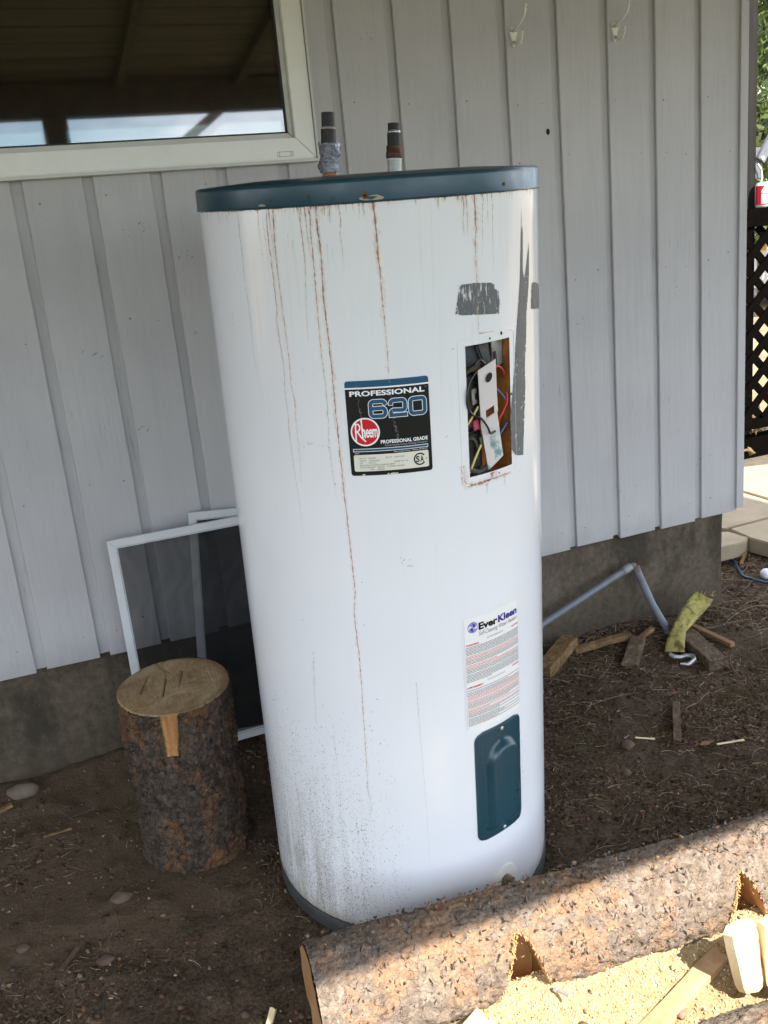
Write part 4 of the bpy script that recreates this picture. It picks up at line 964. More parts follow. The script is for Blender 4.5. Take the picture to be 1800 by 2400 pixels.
put_text(lab2, 'label_lettering', 'Kleen', .0100, .0640, .0885, .1035, T2, Z2, r1, M_NAVY, bold=.045)
put_text(lab2, 'label_lettering', 'Self-Cleaning Water Heaters', -.0365, .0635, .0745, .0855, T2, Z2, r1, M_GREYP, shear=.3, bold=-.004)
put_text(lab2, 'label_lettering', 'ELECTRIC WATER HEATER', -.0180, .0230, .0663, .0692, T2, Z2, r1, M_GREYP)
put_text(lab2, 'label_lettering', 'CAUTION', .0460, .0665, .0655, .0690, T2, Z2, r1, M_INKR, bold=.03)
put_text(lab2, 'label_lettering', 'WARNING', -.0655, -.0370, .0615, .0655, T2, Z2, r1, M_INKR, bold=.03)
put_text(lab2, 'label_lettering', 'ATTENTION', .0455, .0665, -.0180, -.0145, T2, Z2, r1, M_INKR, bold=.03)
put_text(lab2, 'label_lettering', 'CHAUFFE-EAU ELECTRIQUE', -.0200, .0250, -.0215, -.0185, T2, Z2, r1, M_GREYP)
put_text(lab2, 'label_lettering', 'AVERTISSEMENT', -.0655, -.0300, -.0265, -.0225, T2, Z2, r1, M_INKR, bold=.03)
mk = MB(); mr = MB(); rr = random.Random(21); y = .0585; li = 0
REDS = set(list(range(6, 9))+list(range(12, 15))+list(range(33, 38))+list(range(41, 45)))
while y > -.108:
    if not (-.029 < y < -.013):
        x = -.0655; end = .0665 if rr.random() < .8 else rr.uniform(-.02, .05); m_ = mr if li in REDS else mk
        while x < end:
            L_ = rr.uniform(.0012, .0055); L_ = min(L_, end-x); h2 = .00062
            if L_ > .0004: m_.add(wrap([(x, y-h2), (x+L_, y-h2), (x+L_, y+h2), (x, y+h2)], T2, Z2, r1), [(0, 1, 2, 3)])
            x += L_+.0008
    li += 1; y -= .0029 if li % 6 else .0042
o = obj('small_print', mk, M_GREYP, lab2); o['kind'] = 'stuff'; o = obj('small_print_red', mr, M_PINK, lab2); o['kind'] = 'stuff'
mb = MB()
for x0, x1, y0, y1 in ((-.0678, -.0674, -.115, .115), (.0674, .0678, -.110, .115)): mb.add(wrap([(x0, y0), (x1, y0), (x1, y1), (x0, y1)], T2, Z2, r1), [(0, 1, 2, 3)])
obj('label_rule', mb, M_LIL, lab2)

# lower blue access cover with its raised bulge
T3, Z3 = -74.3, .3415
def cover():
    W3, H3 = .1225, .250; nx, nz = 34, 60; rad = .020; vs = []; fs = []
    for j in range(nz+1):
        y = -H3/2+H3*j/nz; e = H3/2-abs(y); xr = W3/2 - (rad-sqrt(max(0, rad*rad-(rad-e)**2)) if e < rad else 0)
        for i in range(nx+1):
            u = -1+2*i/nx; x = u*xr
            # bulge: rounded top arch, straight sides, fades at the bottom
            cxb = .004; bw = .0405; top = .092; 
            dx = abs(x-cxb); yy_ = y
            d = bw-dx if yy_ < top-bw else bw-math.hypot(dx, yy_-(top-bw)) if yy_ > top-bw else 0
            d = min(d, (yy_+.108)*.5)
            hgt = .0165*min(1, max(0, d/.011)); hgt = hgt if d > 0 else 0
            s2 = max(0, min(1, hgt/.0165)); hgt = .0165*(s2*s2*(3-2*s2))
            rim = min(1, min(e, xr-abs(x))/.003); base_ = .0010+.0018*min(1, max(0, rim))
            vs.append(cyl(T3+math.degrees(x/R0), Z3+y+.0035*(x/W3), R0+base_+hgt))
    for j in range(nz):
        for i in range(nx): a_ = j*(nx+1)+i; fs.append((a_, a_+1, a_+nx+2, a_+nx+1))
    return MB().add(vs, fs)
cov = obj('access_cover', cover(), M_BLUE, heater, smooth=50)
M_SCR = plain('zinc_screw', (.45, .45, .43), .3, .2, metal=.8)
for z in (.4560, .2265):
    th = -73.5; c_ = Vector(cyl(th, z, R0+.0045)); n_ = Vector((cos(radians(th)), sin(radians(th)), 0))
    mb = MB().tube([c_-n_*.003, c_, c_+n_*.0012], [.0042, .0042, .0026], 14); mb.tube([c_+n_*.001, c_+n_*.0016], .0006, 6); obj('cover_screw', mb, M_SCR, cov)
mb = MB(); rr = random.Random(31)
for x0, y0, x1, y1, n_ in ((-.045, .10, -.036, -.11, 90), (.012, .02, .010, -.07, 50), (.04, .08, .041, -.03, 22)):
    for i in range(n_):
        s_ = rr.random(); x = x0+(x1-x0)*s_+rr.gauss(0, .0009); y = y0+(y1-y0)*s_; l_ = rr.uniform(.0008, .003)
        r_ = R0+.0033 if x < -.037 or x > .046 else R0+.0205
        mb.add(wrap([(x, y), (x+.0004, y), (x+.0004, y-l_), (x, y-l_)], T3, Z3, r_), [(0, 1, 2, 3)])
o = obj('cover_scratches', mb, flat('cover_scratch', (.10, .15, .17), .6), cov); o['kind'] = 'stuff'

# drain valve with its white washer, low at the front right
vth = -73.6; vc = Vector(cyl(vth, .096, R0)); vnrm = Vector((cos(radians(vth)), sin(radians(vth)), 0))
obj('valve_washer', MB().tube([vc-vnrm*.004, vc+vnrm*.002, vc+vnrm*.0035], [.034, .034, .030], 30), plain('washer_plastic', (.66, .65, .60), .5, .08), heater, smooth=40)
obj('drain_valve', MB().tube([vc, vc+vnrm*.018, vc+vnrm*.019, vc+vnrm*.032], [.013, .013, .010, .010], 18), plain('dirty_brass', (.20, .15, .08), .5, .3, metal=.5), heater, smooth=40)

# pipe stubs on the lid
M_STL = plain('dark_steel_pipe', (.026, .024, .023), .5, .4, 40, .3, metal=.5); M_SOLD = plain('solder', (.45, .44, .42), .35, .3, 80, .5, metal=.6)
M_COP = plain('tarnished_copper', (.085, .042, .028), .5, .5, 50, .2, metal=.7); M_GALV = plain('galvanised_pipe', (.38, .40, .37), .45, .35, 40, .2, metal=.4)
M_RSTO = plain('orange_rust', (.36, .14, .045), .9, .5, 60, .5)
t = NT('crinkled_foil_tape'); v = t.coord(); M_FOIL = t.set(t.ramp(t.noise(v, 40, 4), [(.3, (.22, .23, .26)), (.7, (.42, .43, .48))]), .24, t.bump(t.noise(v, 60, 5, .6, 1.5), 1.0, .008), metal=.85)
px, py = -.0275, .1200
A = lambda x, y, z: (x, y, z)
def pl(z): k = (z-1.48)/.116; return (px-.0045+.0095*k, py-.003+.006*k, z)
obj('pipe_stub', MB().tube([pl(1.570), pl(1.597)], .0126, 20), M_STL, heater, smooth=40)
mb = MB().tube([pl(1.5695), pl(1.5965)], .0105, 16); obj('solder_ring', MB().tube([pl(1.5665), pl(1.5690), pl(1.5715)], [.0135, .0142, .0128], 18), M_SOLD, heater, smooth=40)
obj('pipe_stub', MB().tube([pl(1.535), pl(1.5675)], .0142, 20), M_STL, heater, smooth=40)
obj('pipe_stub', MB().tube([pl(1.484), pl(1.536)], .0135, 20), M_RSTO, heater, smooth=40)
vs = []; nz_, na = 16, 30
for i in range(nz_+1):
    z = 1.4905+(.0535)*i/nz_; c_ = pl(z)
    for k in range(na):
        a = 2*pi*k/na; d = Vector((cos(a), sin(a), i*.18)); rad = .0175+.0055*mnoise.noise(d*2.2)+.003*mnoise.noise(d*6)+(.006 if cos(a) > .2 and i > 8 else 0)*(1-abs(i-12)/8)
        vs.append((c_[0]+rad*cos(a), c_[1]+rad*sin(a), z+.005*mnoise.noise(d*3+Vector((5, 0, 0)))))
fs = [(i*na+k, i*na+(k+1) % na, (i+1)*na+(k+1) % na, (i+1)*na+k) for i in range(nz_) for k in range(na)]
obj('foil_tape_wrap', MB().add(vs, fs), M_FOIL, heater, smooth=60)
def pr(z): k = (z-1.487)/.092; return (.1622+.0066*k, .2566+.006*k, z)
obj('pipe_stub', MB().tube([pr(1.5655), pr(1.581)], .0128, 20), M_STL, heater, smooth=40)
obj('solder_ring', MB().tube([pr(1.561), pr(1.564), pr(1.567)], [.0140, .0145, .0130], 18), M_SOLD, heater, smooth=40)
obj('pipe_stub', MB().tube([pr(1.536), pr(1.562)], .0145, 20), M_STL, heater, smooth=40)
obj('copper_coupling', MB().tube([pr(1.5115), pr(1.514), pr(1.524), pr(1.526), pr(1.537), pr(1.538)], [.0165, .0178, .0178, .0168, .0168, .0150], 22), M_COP, heater, smooth=40)
obj('pipe_stub', MB().tube([pr(1.480), pr(1.512)], .0152, 22), M_GALV, heater, smooth=40)
obj('solder_ring', MB().tube([pr(1.508), pr(1.5125)], .0162, 22), plain('white_sealant', (.55, .55, .52), .6), heater, smooth=40)

# ================================================================ timber: chopping block, logs
def bark_mat(name, grey1, grey2, org, dark, org_lo=.52, org_hi=.60, sc=62, stretch=(1, 1, 1)):
    t = NT(name); v = t.coord(stretch)
    def warp(vec, scale, amt):
        w = t.n('ShaderNodeTexNoise'); t.l(vec, w.inputs['Vector']); w.inputs['Scale'].default_value = scale; w.inputs['Detail'].default_value = 4
        vm = t.n('ShaderNodeVectorMath'); vm.operation = 'MULTIPLY_ADD'; t.l(w.outputs['Color'], vm.inputs[0]); vm.inputs[1].default_value = (amt, amt, amt); t.l(vec, vm.inputs[2]); return vm.outputs[0]
    vv = warp(v, 32, .055); v3 = warp(v, 70, .020)
    # flaky layers: two irregular terraces with a random tone each
    col = t.vor(vv, sc, 'F1', 'Color'); edge = t.vor(vv, sc, 'DISTANCE_TO_EDGE', 'Distance')
    col2 = t.vor(v3, sc*2.7, 'F1', 'Color'); e2 = t.vor(v3, sc*2.7, 'DISTANCE_TO_EDGE', 'Distance')
    r1, r2 = t.sep(col), t.sep(col2)
    tone = t.math('ADD', t.math('MULTIPLY', r1[0], .35), t.math('ADD', t.math('MULTIPLY', r2[0], .30), t.math('MULTIPLY', t.noise(v, 95, 6, .75), .55)))
    c = t.ramp(tone, [(.25, grey1), (.60, tuple((a+b)/2 for a, b in zip(grey1, grey2))), (.90, grey2)])
    big = t.noise(v, 6.5, 5, .68, .8)
    f = t.math('ADD', big, t.math('ADD', t.math('MULTIPLY', t.math('SUBTRACT', r1[1], .5), .16), t.math('MULTIPLY', t.math('SUBTRACT', r2[1], .5), .10)))
    om = t.ramp(f, [(org_lo, 0.0), (org_lo+(org_hi-org_lo)*.5, .8), (org_hi, 1.0)])
    oc = t.ramp(t.math('ADD', t.math('MULTIPLY', r2[2], .5), t.math('MULTIPLY', t.noise(v, 60, 4, .7), .5)), [(0.2, tuple(x*.6 for x in org)), (.8, org)])
    c = t.mix(t.math('MULTIPLY', om, .85), c, oc)
    crack = t.ramp(edge, [(.0, 1.0), (.035, 0.0)]); sel = t.ramp(t.noise(v, 42, 3, .6), [(.46, 0.0), (.54, 1.0)])
    c = t.mix(t.math('MULTIPLY', t.math('MULTIPLY', crack, sel), .9), c, dark)
    cr2 = t.ramp(e2, [(.0, 1.0), (.06, 0.0)]); s2 = t.ramp(t.noise(v, 61, 3, .6), [(.55, 0.0), (.62, 1.0)])
    c = t.mix(t.math('MULTIPLY', t.math('MULTIPLY', cr2, s2), .6), c, dark)
    lich = t.ramp(t.noise(v, 34, 4, .6), [(.76, 0.0), (.78, 1.0)]); c = t.mix(t.math('MULTIPLY', lich, .5), c, tuple(min(1, x*1.5) for x in grey2))
    h = t.math('ADD', t.math('MULTIPLY', r1[2], .9), t.math('ADD', t.math('MULTIPLY', r2[2], .45), t.math('MULTIPLY', t.noise(v, 230, 5, .7), .5)))
    return t.set(c, .9, t.bump(h, .95, .0075), spec=.12)
M_BARK1 = bark_mat('dark_pine_bark', (.022, .017, .013), (.105, .080, .062), (.200, .100, .046), (.003, .002, .002), .52, .68, 62, (1, 1, .8))
M_BARK2 = bark_mat('log_bark', (.125, .094, .072), (.275, .218, .168), (.375, .225, .130), (.012, .008, .006), .495, .68, 60)
def cutwood_mat(name, c0, c1, ring=True, axis='Z'):
    t = NT(name); v = t.coord(); X, Y, Z = t.sep(t.tc.outputs['Object'])
    rad = t.math('SQRT', t.math('ADD', t.math('POWER', X, 2.0), t.math('POWER', Y, 2.0))) if axis == 'Z' else t.math('SQRT', t.math('ADD', t.math('POWER', Z, 2.0), t.math('POWER', Y, 2.0)))
    rr_ = t.math('SINE', t.math('MULTIPLY', t.math('ADD', rad, t.math('MULTIPLY', t.noise(v, 9, 3), .02)), 1500.0))
    c = t.ramp(t.noise(v, 11, 6, .65), [(.3, c0), (.7, c1)])
    c = t.mix(t.math('MULTIPLY', t.math('ADD', t.math('MULTIPLY', rr_, .5), .5), .34 if ring else 0), c, tuple(x*.6 for x in c0))
    st = t.ramp(t.noise(t.coord((1.0, .22, 1)), 60, 5, .7), [(.55, 0.0), (.75, 1.0)]); c = t.mix(t.math('MULTIPLY', st, .35), c, tuple(x*.6 for x in c0))
    mot = t.ramp(t.noise(v, 24, 5, .7), [(.58, 0.0), (.72, 1.0)]); c = t.mix(t.math('MULTIPLY', mot, .45), c, tuple(x*.42 for x in c0))
    return t.set(c, .75, t.bump(t.noise(v, 90, 5, .7), .35, .002), spec=.2)
def top_mat():
    t = NT('sawn_block_top'); v = t.coord(); X, Y, Z = t.sep(t.tc.outputs['Object'])
    X2 = t.math('ADD', X, .012); rad = t.math('SQRT', t.math('ADD', t.math('POWER', X2, 2.0), t.math('POWER', Y, 2.0)))
    ring = t.math('SINE', t.math('MULTIPLY', t.math('ADD', rad, t.math('MULTIPLY', t.noise(v, 12, 3), .012)), 1150.0))
    c = t.ramp(t.noise(v, 13, 6, .7, .5), [(.32, (.15, .095, .042)), (.48, (.27, .185, .095)), (.66, (.40, .305, .175))])
    c = t.mix(t.math('MULTIPLY', t.math('ADD', t.math('MULTIPLY', ring, .5), .5), .28), c, (.16, .10, .05))
    saw = t.noise(t.coord((1.0, .12, 1)), 210, 3, .6); c = t.mix(t.math('MULTIPLY', t.ramp(saw, [(.5, 0.0), (.65, 1.0)]), .3), c, (.42, .33, .20))
    an = t.math('ARCTAN2', Y, X2); cx = t.n('ShaderNodeCombineXYZ'); t.l(t.math('MULTIPLY', an, 4.5), cx.inputs[0]); t.l(t.math('MULTIPLY', rad, 9.0), cx.inputs[1])
    rc = t.ramp(t.noise(cx.outputs[0], 2.2, 3, .5), [(.485, 0.0), (.5, 1.0), (.515, 0.0)]); c = t.mix(t.math('MULTIPLY', rc, .45), c, (.05, .03, .015))
    edge = t.ramp(rad, [(.112, 0.0), (.128, 1.0)]); c = t.mix(t.math('MULTIPLY', edge, .6), c, (.13, .075, .035))
    h = t.math('ADD', t.math('MULTIPLY', saw, .7), t.math('MULTIPLY', ring, .12)); return t.set(c, .8, t.bump(h, .5, .002), spec=.15)
M_CUT = top_mat()
t = NT('exposed_orange_wood'); v = t.coord((1, 1, .10)); c = t.ramp(t.noise(v, 120, 6, .7), [(.3, (.17, .062, .018)), (.5, (.32, .135, .042)), (.7, (.46, .25, .10))])
c = t.mix(t.math('MULTIPLY', t.ramp(t.noise(t.coord(), 45, 5, .7), [(.5, 0.0), (.7, 1.0)]), .5), c, (.14, .06, .025)); M_RAW = t.set(c, .7, t.bump(t.noise(v, 160, 5, .7), .6, .003))
M_NOTCH = cutwood_mat('sawn_notch_wood', (.46, .25, .10), (.62, .38, .17), False)
M_FRESH = cutwood_mat('fresh_split_wood', (.62, .48, .28), (.76, .64, .42), False)
def scrap(name, c0, c1):
    t = NT(name); v = t.coord(); f = t.noise(v, 60, 7, .75, .6); b_ = t.noise(v, 14, 4, .6)
    c = t.ramp(f, [(.30, tuple(x*.45 for x in c0)), (.48, c0), (.68, c1)]); c = t.mix(t.math('MULTIPLY', t.ramp(b_, [(.45, 0.0), (.65, 1.0)]), .5), c, tuple(x*.5 for x in c0))
    return t.set(c, .85, t.bump(f, .8, .004), spec=.15)
M_GREYW = scrap('weathered_scrap', (.10, .070, .044), (.22, .16, .105)); M_TANW = scrap('tan_scrap', (.18, .108, .05), (.33, .215, .115))

def bark_cyl(name, L_, R_, nl, na, seed, mat, parent, axis='Z', rfun=None, cut=None, amp=.006):
    """bark relief: plates from cellular noise, plus long undulation"""
    V = np.zeros((nl, na, 3)); 
    for i in range(nl):
        z = L_*i/(nl-1)
        for k in range(na):
            a = 2*pi*k/na; c, s = cos(a), sin(a)
            p = Vector((c*R_, s*R_, z)); q = p*48 + Vector((seed, seed*2, 0)); q = q + mnoise.noise_vector(p*34)*1.3 + mnoise.noise_vector(p*90)*.5
            d, pt_ = mnoise.voronoi(q); e = mnoise.cell(pt_[0]*3.7)
            d2, pt2 = mnoise.voronoi(q*2.4+Vector((3, 1, 2))); e = .65*e+.35*mnoise.cell(pt2[0]*3.7)
            rad = R_ + amp*.75*(e-.5) + .0035*mnoise.noise(p*9+Vector((seed, 0, 0))) + .0016*mnoise.noise(p*130) + .010*mnoise.noise(Vector((c*.9, s*.9, z*1.8+seed)))
            if rfun: rad = rfun(rad, a, z, p)
            V[i, k] = (rad*c, rad*s, z)
    F = grid_faces(nl, na, wrap=True)
    if axis == 'Z':
        for k in range(na): V[-1, k, 2] += .004*mnoise.noise(Vector((k*.35, seed, 0)))-.002; V[-2, k, 2] += .002*mnoise.noise(Vector((k*.35, seed, 0)))-.001
    if axis == 'X': V = V[..., [2, 1, 0]]*np.array([1, 1, 1]); F = F
    V = V.reshape(-1, 3)
    if cut is not None:
        cen = V[F].mean(1); F = F[~cut(cen)]
    o = fast_mesh(name, V, F, mat, parent, smooth=True); return o, V.reshape(nl, na, 3)

SB = Vector((-0.53317314, -0.39648683, -0.06116813)); sz = Vector((-0.00850888, -0.07210116, 0.99736103)); sx_ = Vector((1, 0, 0)); sx_ = (sx_-sz*sx_.dot(sz)).normalized(); sy_ = sz.cross(sx_)
block = thing('chopping_block', 'upright pine log round used as a chopping block, left of the water heater', 'chopping block', SB, Matrix((sx_, sy_, sz)).transposed())
SR, SH = .130, .418
pa0, pa1 = radians(-113.5), radians(-96.5)       # strip of bark torn off below the rim
def srad(rad, a, z, p):
    a2 = (a+pi) % (2*pi)-pi
    rad *= 1+.05*max(0, 1-z/.06)**1.5
    if pa0 < a2 < pa1+.9*(z-SH)*.9+.02*mnoise.noise(Vector((z*70, 0, 0))) and z > .312+.006*mnoise.noise(Vector((a*60, 3, 0))): rad = SR-.006+.001*mnoise.noise(p*40)
    return rad
o, SV = bark_cyl('bark', SH, SR, 150, 240, 3.3, M_BARK1, block, rfun=srad, amp=.0080)
# peeled strip
vs = []; fs = []; nn_, mm_ = 8, 26
for j in range(mm_+1):
    z = .313+(SH-.0005-.313)*j/mm_
    for i in range(nn_+1):
        a = pa0-.004+(pa1+.9*(z-SH)*.9-pa0+.012)*i/nn_; p = Vector((cos(a), sin(a), z*4)); rad = SR-.0035+.0016*mnoise.noise(Vector((a*60, z*6, 1)))+.0008*mnoise.noise(Vector((a*30, z*90, 1)))
        vs.append((rad*cos(a), rad*sin(a), z))
for j in range(mm_):
    for i in range(nn_): a_ = j*(nn_+1)+i; fs.append((a_, a_+1, a_+nn_+2, a_+nn_+1))
obj('bare_wood_strip', MB().add(vs, fs), M_RAW, block, smooth='all')
mb = MB(); rr = random.Random(2)
for a0_, dr in ((pa0+.012, 0), (pa1-.075, .81)):
    for j in range(22):
        z = .318+(SH-.325)*j/22; a = a0_+dr*(z-.33)+rr.uniform(-.006, .006); p = Vector((cos(a), sin(a), 0))*(SR-.002)
        mb.box((p.x, p.y, z+.002), (rr.uniform(.001, .0026), .0016, rr.uniform(.004, .010)), Matrix.Rotation(rr.uniform(-.3, .3), 3, 'Y'))
obj('wood_slivers', mb, M_CUT, block)['kind'] = 'stuff'
# sawn top: inset a little inside the bark, with chainsaw steps and axe cuts
vs = []; fs = []; nr_ = 26; na = 120; top = [((SR*.972+.0035*mnoise.noise(Vector((cos(a)*1.3, sin(a)*1.3, 7)))+.001*mnoise.noise(Vector((cos(a)*9, sin(a)*9, 2))))*cos(a), (SR*.972+.0035*mnoise.noise(Vector((cos(a)*1.3, sin(a)*1.3, 7))))*sin(a)) for a in [2*pi*k/120 for k in range(120)]]
def cuts(x, y):
    d = 0
    for x0, y0, x1, y1, w__ in ((-.045, .075, -.075, -.005, .0016), (-.012, .035, -.030, -.040, .0022), (-.006, .062, -.016, .014, .0014), (.030, .055, .012, -.015, .0018), (-.020, .118, .004, .060, .0030), (.004, .126, -.012, .092, .0026)):
        vx, vy = x1-x0, y1-y0; tt = max(0, min(1, ((x-x0)*vx+(y-y0)*vy)/(vx*vx+vy*vy))); q = math.hypot(x-x0-tt*vx, y-y0-tt*vy)
        d = max(d, max(0, 1-q/(w__*1.6)))
    return d
nr_ = 70
for i in range(nr_+1):
    f = i/nr_
    for k in range(na):
        x, y = top[k][0]*f, top[k][1]*f
        z = SH+.0018*mnoise.noise(Vector((x*12, y*12, 0)))+(.0016 if y > .35*x-.02+.03*mnoise.noise(Vector((x*8, 3, 0))) else 0)+(.0012 if x > .085 else 0)-.0035*cuts(x, y)+.0005*mnoise.noise(Vector((x*120, y*20, 4)))
        if i == nr_: z -= .004
        vs.append((x, y, z))
for i in range(nr_):
    for k in range(na): fs.append((i*na+k, (i+1)*na+k, (i+1)*na+(k+1) % na, i*na+(k+1) % na))
obj('sawn_top', MB().add(vs, fs), M_CUT, block, smooth='all')
obj('axe_cracks', MB().add([(x, y, SH+.0005) for x, y in ((-.0435, .078), (-.0755, -.004), (-.074, -.006), (-.0445, .074))]+[(x, y, SH+.0008) for x, y in ((-.0105, .036), (-.0305, -.040), (-.0275, -.036), (-.009, .033))]+[(x, y, SH+.0009) for x, y in ((.0305, .056), (.0125, -.014), (.0140, -.010), (.032, .052))], [(0, 1, 2, 3), (4, 5, 6, 7), (8, 9, 10, 11)]), plain('dark_crack', (.022, .015, .01), .9), block)

# long log with two bored notches ---------------------------------
LR = .100; LM = -.09165533; ldir = Vector((1, LM, SL*LM)).normalized(); LB = Vector((0, -1.11722, -.00868-.0005))
L0 = -.448
lx_ = ldir; ly_ = Vector((0, 0, 1)).cross(lx_).normalized(); lz_ = lx_.cross(ly_)
LORG = LB+ldir*(L0/ldir.x)
log = thing('notched_log', 'long bark covered log with two sawn notches lying in front of the heater', 'log', LORG, Matrix((lx_, ly_, lz_)).transposed())
LMi = XF[log.name].inverted()
LL = 2.3
def loc(x, y, z): return LMi @ Vector((x, y, z))
# notch outlines in local x (along) and z
def arch(xc, w, ztop, lean=.0):
    P_ = [];
    for i in range(25):
        s = -1+2*i/24
        z = ztop - .135*(abs(s)**(1.15 if s < 0 else 2.1))
        P_.append((xc+s*w/2+lean*(z-ztop)*.25, z))
    return P_
n1 = loc(-.083, -1.19, .0); n2 = loc(.375, -1.22, .0)
NX = [(n1.x-.006, .118, .070), (n2.x-.002, .112, .066)]
def notch_cut(cen):
    m = np.zeros(len(cen), bool)
    for xc, w, zt in NX:
        s_ = (cen[:, 0]-xc)/(w/2); s = np.abs(s_); inside = (s < 1) & (cen[:, 1] < .0) & (cen[:, 2] < zt-.135*np.minimum(1, s)**np.where(s_ < 0, 1.15, 2.1))
        m |= inside
    return m
def lrad(rad, a, z, p):
    e = 0
    for xc, w, zt in NX:
        s = abs((z-xc)/(w/2)); yv = p.x  # local: swapped axes, p.x -> z
        if s < 1.5 and p.x < zt+.03: e = max(e, max(0, 1-max(0, abs(s-1))/.35)) if p.x < zt else e
    return rad-.004*e
o, LV = bark_cyl('bark', LL, LR, 520, 200, 8.1, M_BARK2, log, axis='X', rfun=lrad, cut=notch_cut, amp=.0065)
o.data.flip_normals()
# bark_cyl with axis X maps (x,y,z)->(z,y,x): radius cosine is now local z
for xc, w, zt in NX:
    P_ = arch(xc, w, zt); P_ = [(x, z+.0) for x, z in P_]
    vs = []; fs = []; m_ = 16
    for x, z in P_:
        zc_ = max(-.092, min(.092, z)); yh = sqrt(max(1e-5, (LR-.003)**2-zc_**2))
        for j in range(m_+1):
            y = -yh+(yh+.012)*j/m_
            q = .004*mnoise.noise(Vector((x*30, y*26, z*30)))+.0012*mnoise.noise(Vector((x*160, y*60, z*160)))
            vs.append((x+q*.6, y, z+q))
    for i in range(len(P_)-1):
        for j in range(m_): a_ = i*(m_+1)+j; fs.append((a_, a_+1, a_+m_+2, a_+m_+1))
    bw = []; bf = []                      # back of the cut, scooped
    for i, (x, z) in enumerate(P_):
        for q in range(9):
            zq = z+(-.098-z)*q/8; bw.append((x, .012-.030*(abs(-1+2*i/24))**2-.010*(q/8)+.003*mnoise.noise(Vector((x*60, zq*60, 3))), zq))
    for i in range(len(P_)-1):
        for q in range(8): a_ = i*9+q; bf.append((a_, a_+1, a_+10, a_+9))
    obj('notch_back', MB().add(bw, bf), M_NOTCH, log, smooth='all')
    obj('notch', MB().add(vs, fs), M_NOTCH, log, smooth='all')
    # torn fibres round the mouth
    mb = MB(); rr = random.Random(int(xc*1000))
    for i in range(230):
        s = rr.uniform(-1, .9); 
        if rr.random() < .7: s = rr.uniform(-1, -.05)
        z = zt-.135*abs(s)**(1.15 if s < 0 else 2.1)+rr.uniform(-.001, .004); x = xc+s*w/2+rr.uniform(-.004, .002)
        zc_ = max(-.095, min(.095, z)); y = -sqrt(LR**2-zc_**2)+rr.uniform(-.003, .003); l_ = rr.uniform(.002, .007)
        mb.box((x, y, z), (rr.uniform(.0008, .0018), rr.uniform(.0008, .002), l_), Matrix.Rotation(rr.uniform(-.8, .8), 3, 'X') @ Matrix.Rotation(rr.uniform(-.9, .9), 3, 'Y'))
    o = obj('torn_fibres', mb, M_NOTCH, log); o['kind'] = 'stuff'
# end face, slightly proud wood inside the bark ring
ring = LV[0]; vs = [(.0+.003*mnoise.noise(Vector((p[1]*20, p[2]*20, 0)))-.002, p[1]*.965*f, p[2]*.965*f) for f in np.linspace(0, 1, 9) for p in ring[::4]]; nk = len(ring[::4])
fs = [(i*nk+k, i*nk+(k+1) % nk, (i+1)*nk+(k+1) % nk, (i+1)*nk+k) for i in range(8) for k in range(nk)]
t = cutwood_mat('log_end_grain', (.24, .125, .05), (.36, .21, .095), True, 'X')
obj('sawn_end', MB().add(vs, fs), t, log, smooth='all')

# short dark crevices as flat strips, shade painted on where bark plates lift
M_CREV_SHADE = plain('crevice_shade', (.016, .011, .008), .95)
def crevices(parent, n, posf, seed, lo, hi):
    rr = random.Random(seed); mb = MB()
    for i in range(n):
        l_ = lo*(hi/lo)**rr.random(); w_ = l_*rr.uniform(.10, .24); k = rr.uniform(-.7, .7); an = rr.gauss(pi/2, .55); u0, s0 = rr.random(), rr.random(); P0 = []; P1 = []
        for j in range(6):
            q = j/5-.5; x = q*l_; y = k*l_*(q*q-.08); h_ = w_*.5*(1-(2*q)**2)*rr.uniform(.6, 1.2)+.0001
            for P_, sg in ((P0, 1), (P1, -1)):
                yy_ = y+sg*h_; P_.append((x*cos(an)-yy_*sin(an), x*sin(an)+yy_*cos(an)))
        pts = [posf(u0, s0, a_, b_) for a_, b_ in P0]+[posf(u0, s0, a_, b_) for a_, b_ in P1[::-1]]
        if any(p is None for p in pts): continue
        mb.add(pts, [(j, j+1, 10-j, 11-j) for j in range(5)])
    obj('crevice_shade_strips', mb, M_CREV_SHADE, parent)['kind'] = 'stuff'
def lpos(u, s, a_, b_):
    x = .03+s*1.55+a_; an = -.9+2.6*u+b_/LR          # an measured from the top towards the camera
    for xc, w, zt in NX:
        if abs(x-xc) < w*.62 and LR*cos(an) < zt+.012: return None
    i = min(519, max(0, int(round(x/LL*519)))); k = int(round(((an if False else an)/(2*pi))*200)) % 200
    p = LV[i, (-k) % 200] if LV[i, (-k) % 200][1] < 0 or an < 0 else LV[i, k]
    r_ = math.hypot(p[1], p[2])+.0012
    return (x, -r_*sin(an), r_*cos(an))
crevices(log, 1100, lpos, 5, .0035, .014)
def bpos(u, s, a_, b_):
    z = .01+s*.39+b_; an = radians(-190+200*u)+a_/SR
    a2 = (an+pi) % (2*pi)-pi
    if pa0-.05 < a2 < pa1+.05 and z > .30: return None
    i = min(149, max(0, int(round(z/SH*149)))); k = int(round(an/(2*pi)*240)) % 240; p = SV[i, k]; r_ = math.hypot(p[0], p[1])+.0010
    return (r_*cos(an), r_*sin(an), z)
crevices(block, 700, bpos, 6, .004, .016)

# second log, cut off by the frame
L2B = Vector((.02, -1.5177, -.0355)); l2 = thing('loose_log', 'second bark covered log at the near right, beyond the sawdust', 'log', L2B, Matrix((lx_, ly_, lz_)).transposed())
o, _ = bark_cyl('bark', 1.5, .100, 260, 160, 15.2, M_BARK2, l2, axis='X', amp=.0065); o.data.flip_normals()
obj('sawn_end', MB().tube([(.004, 0, 0), (.001, 0, 0)], .096, 40), t, l2)

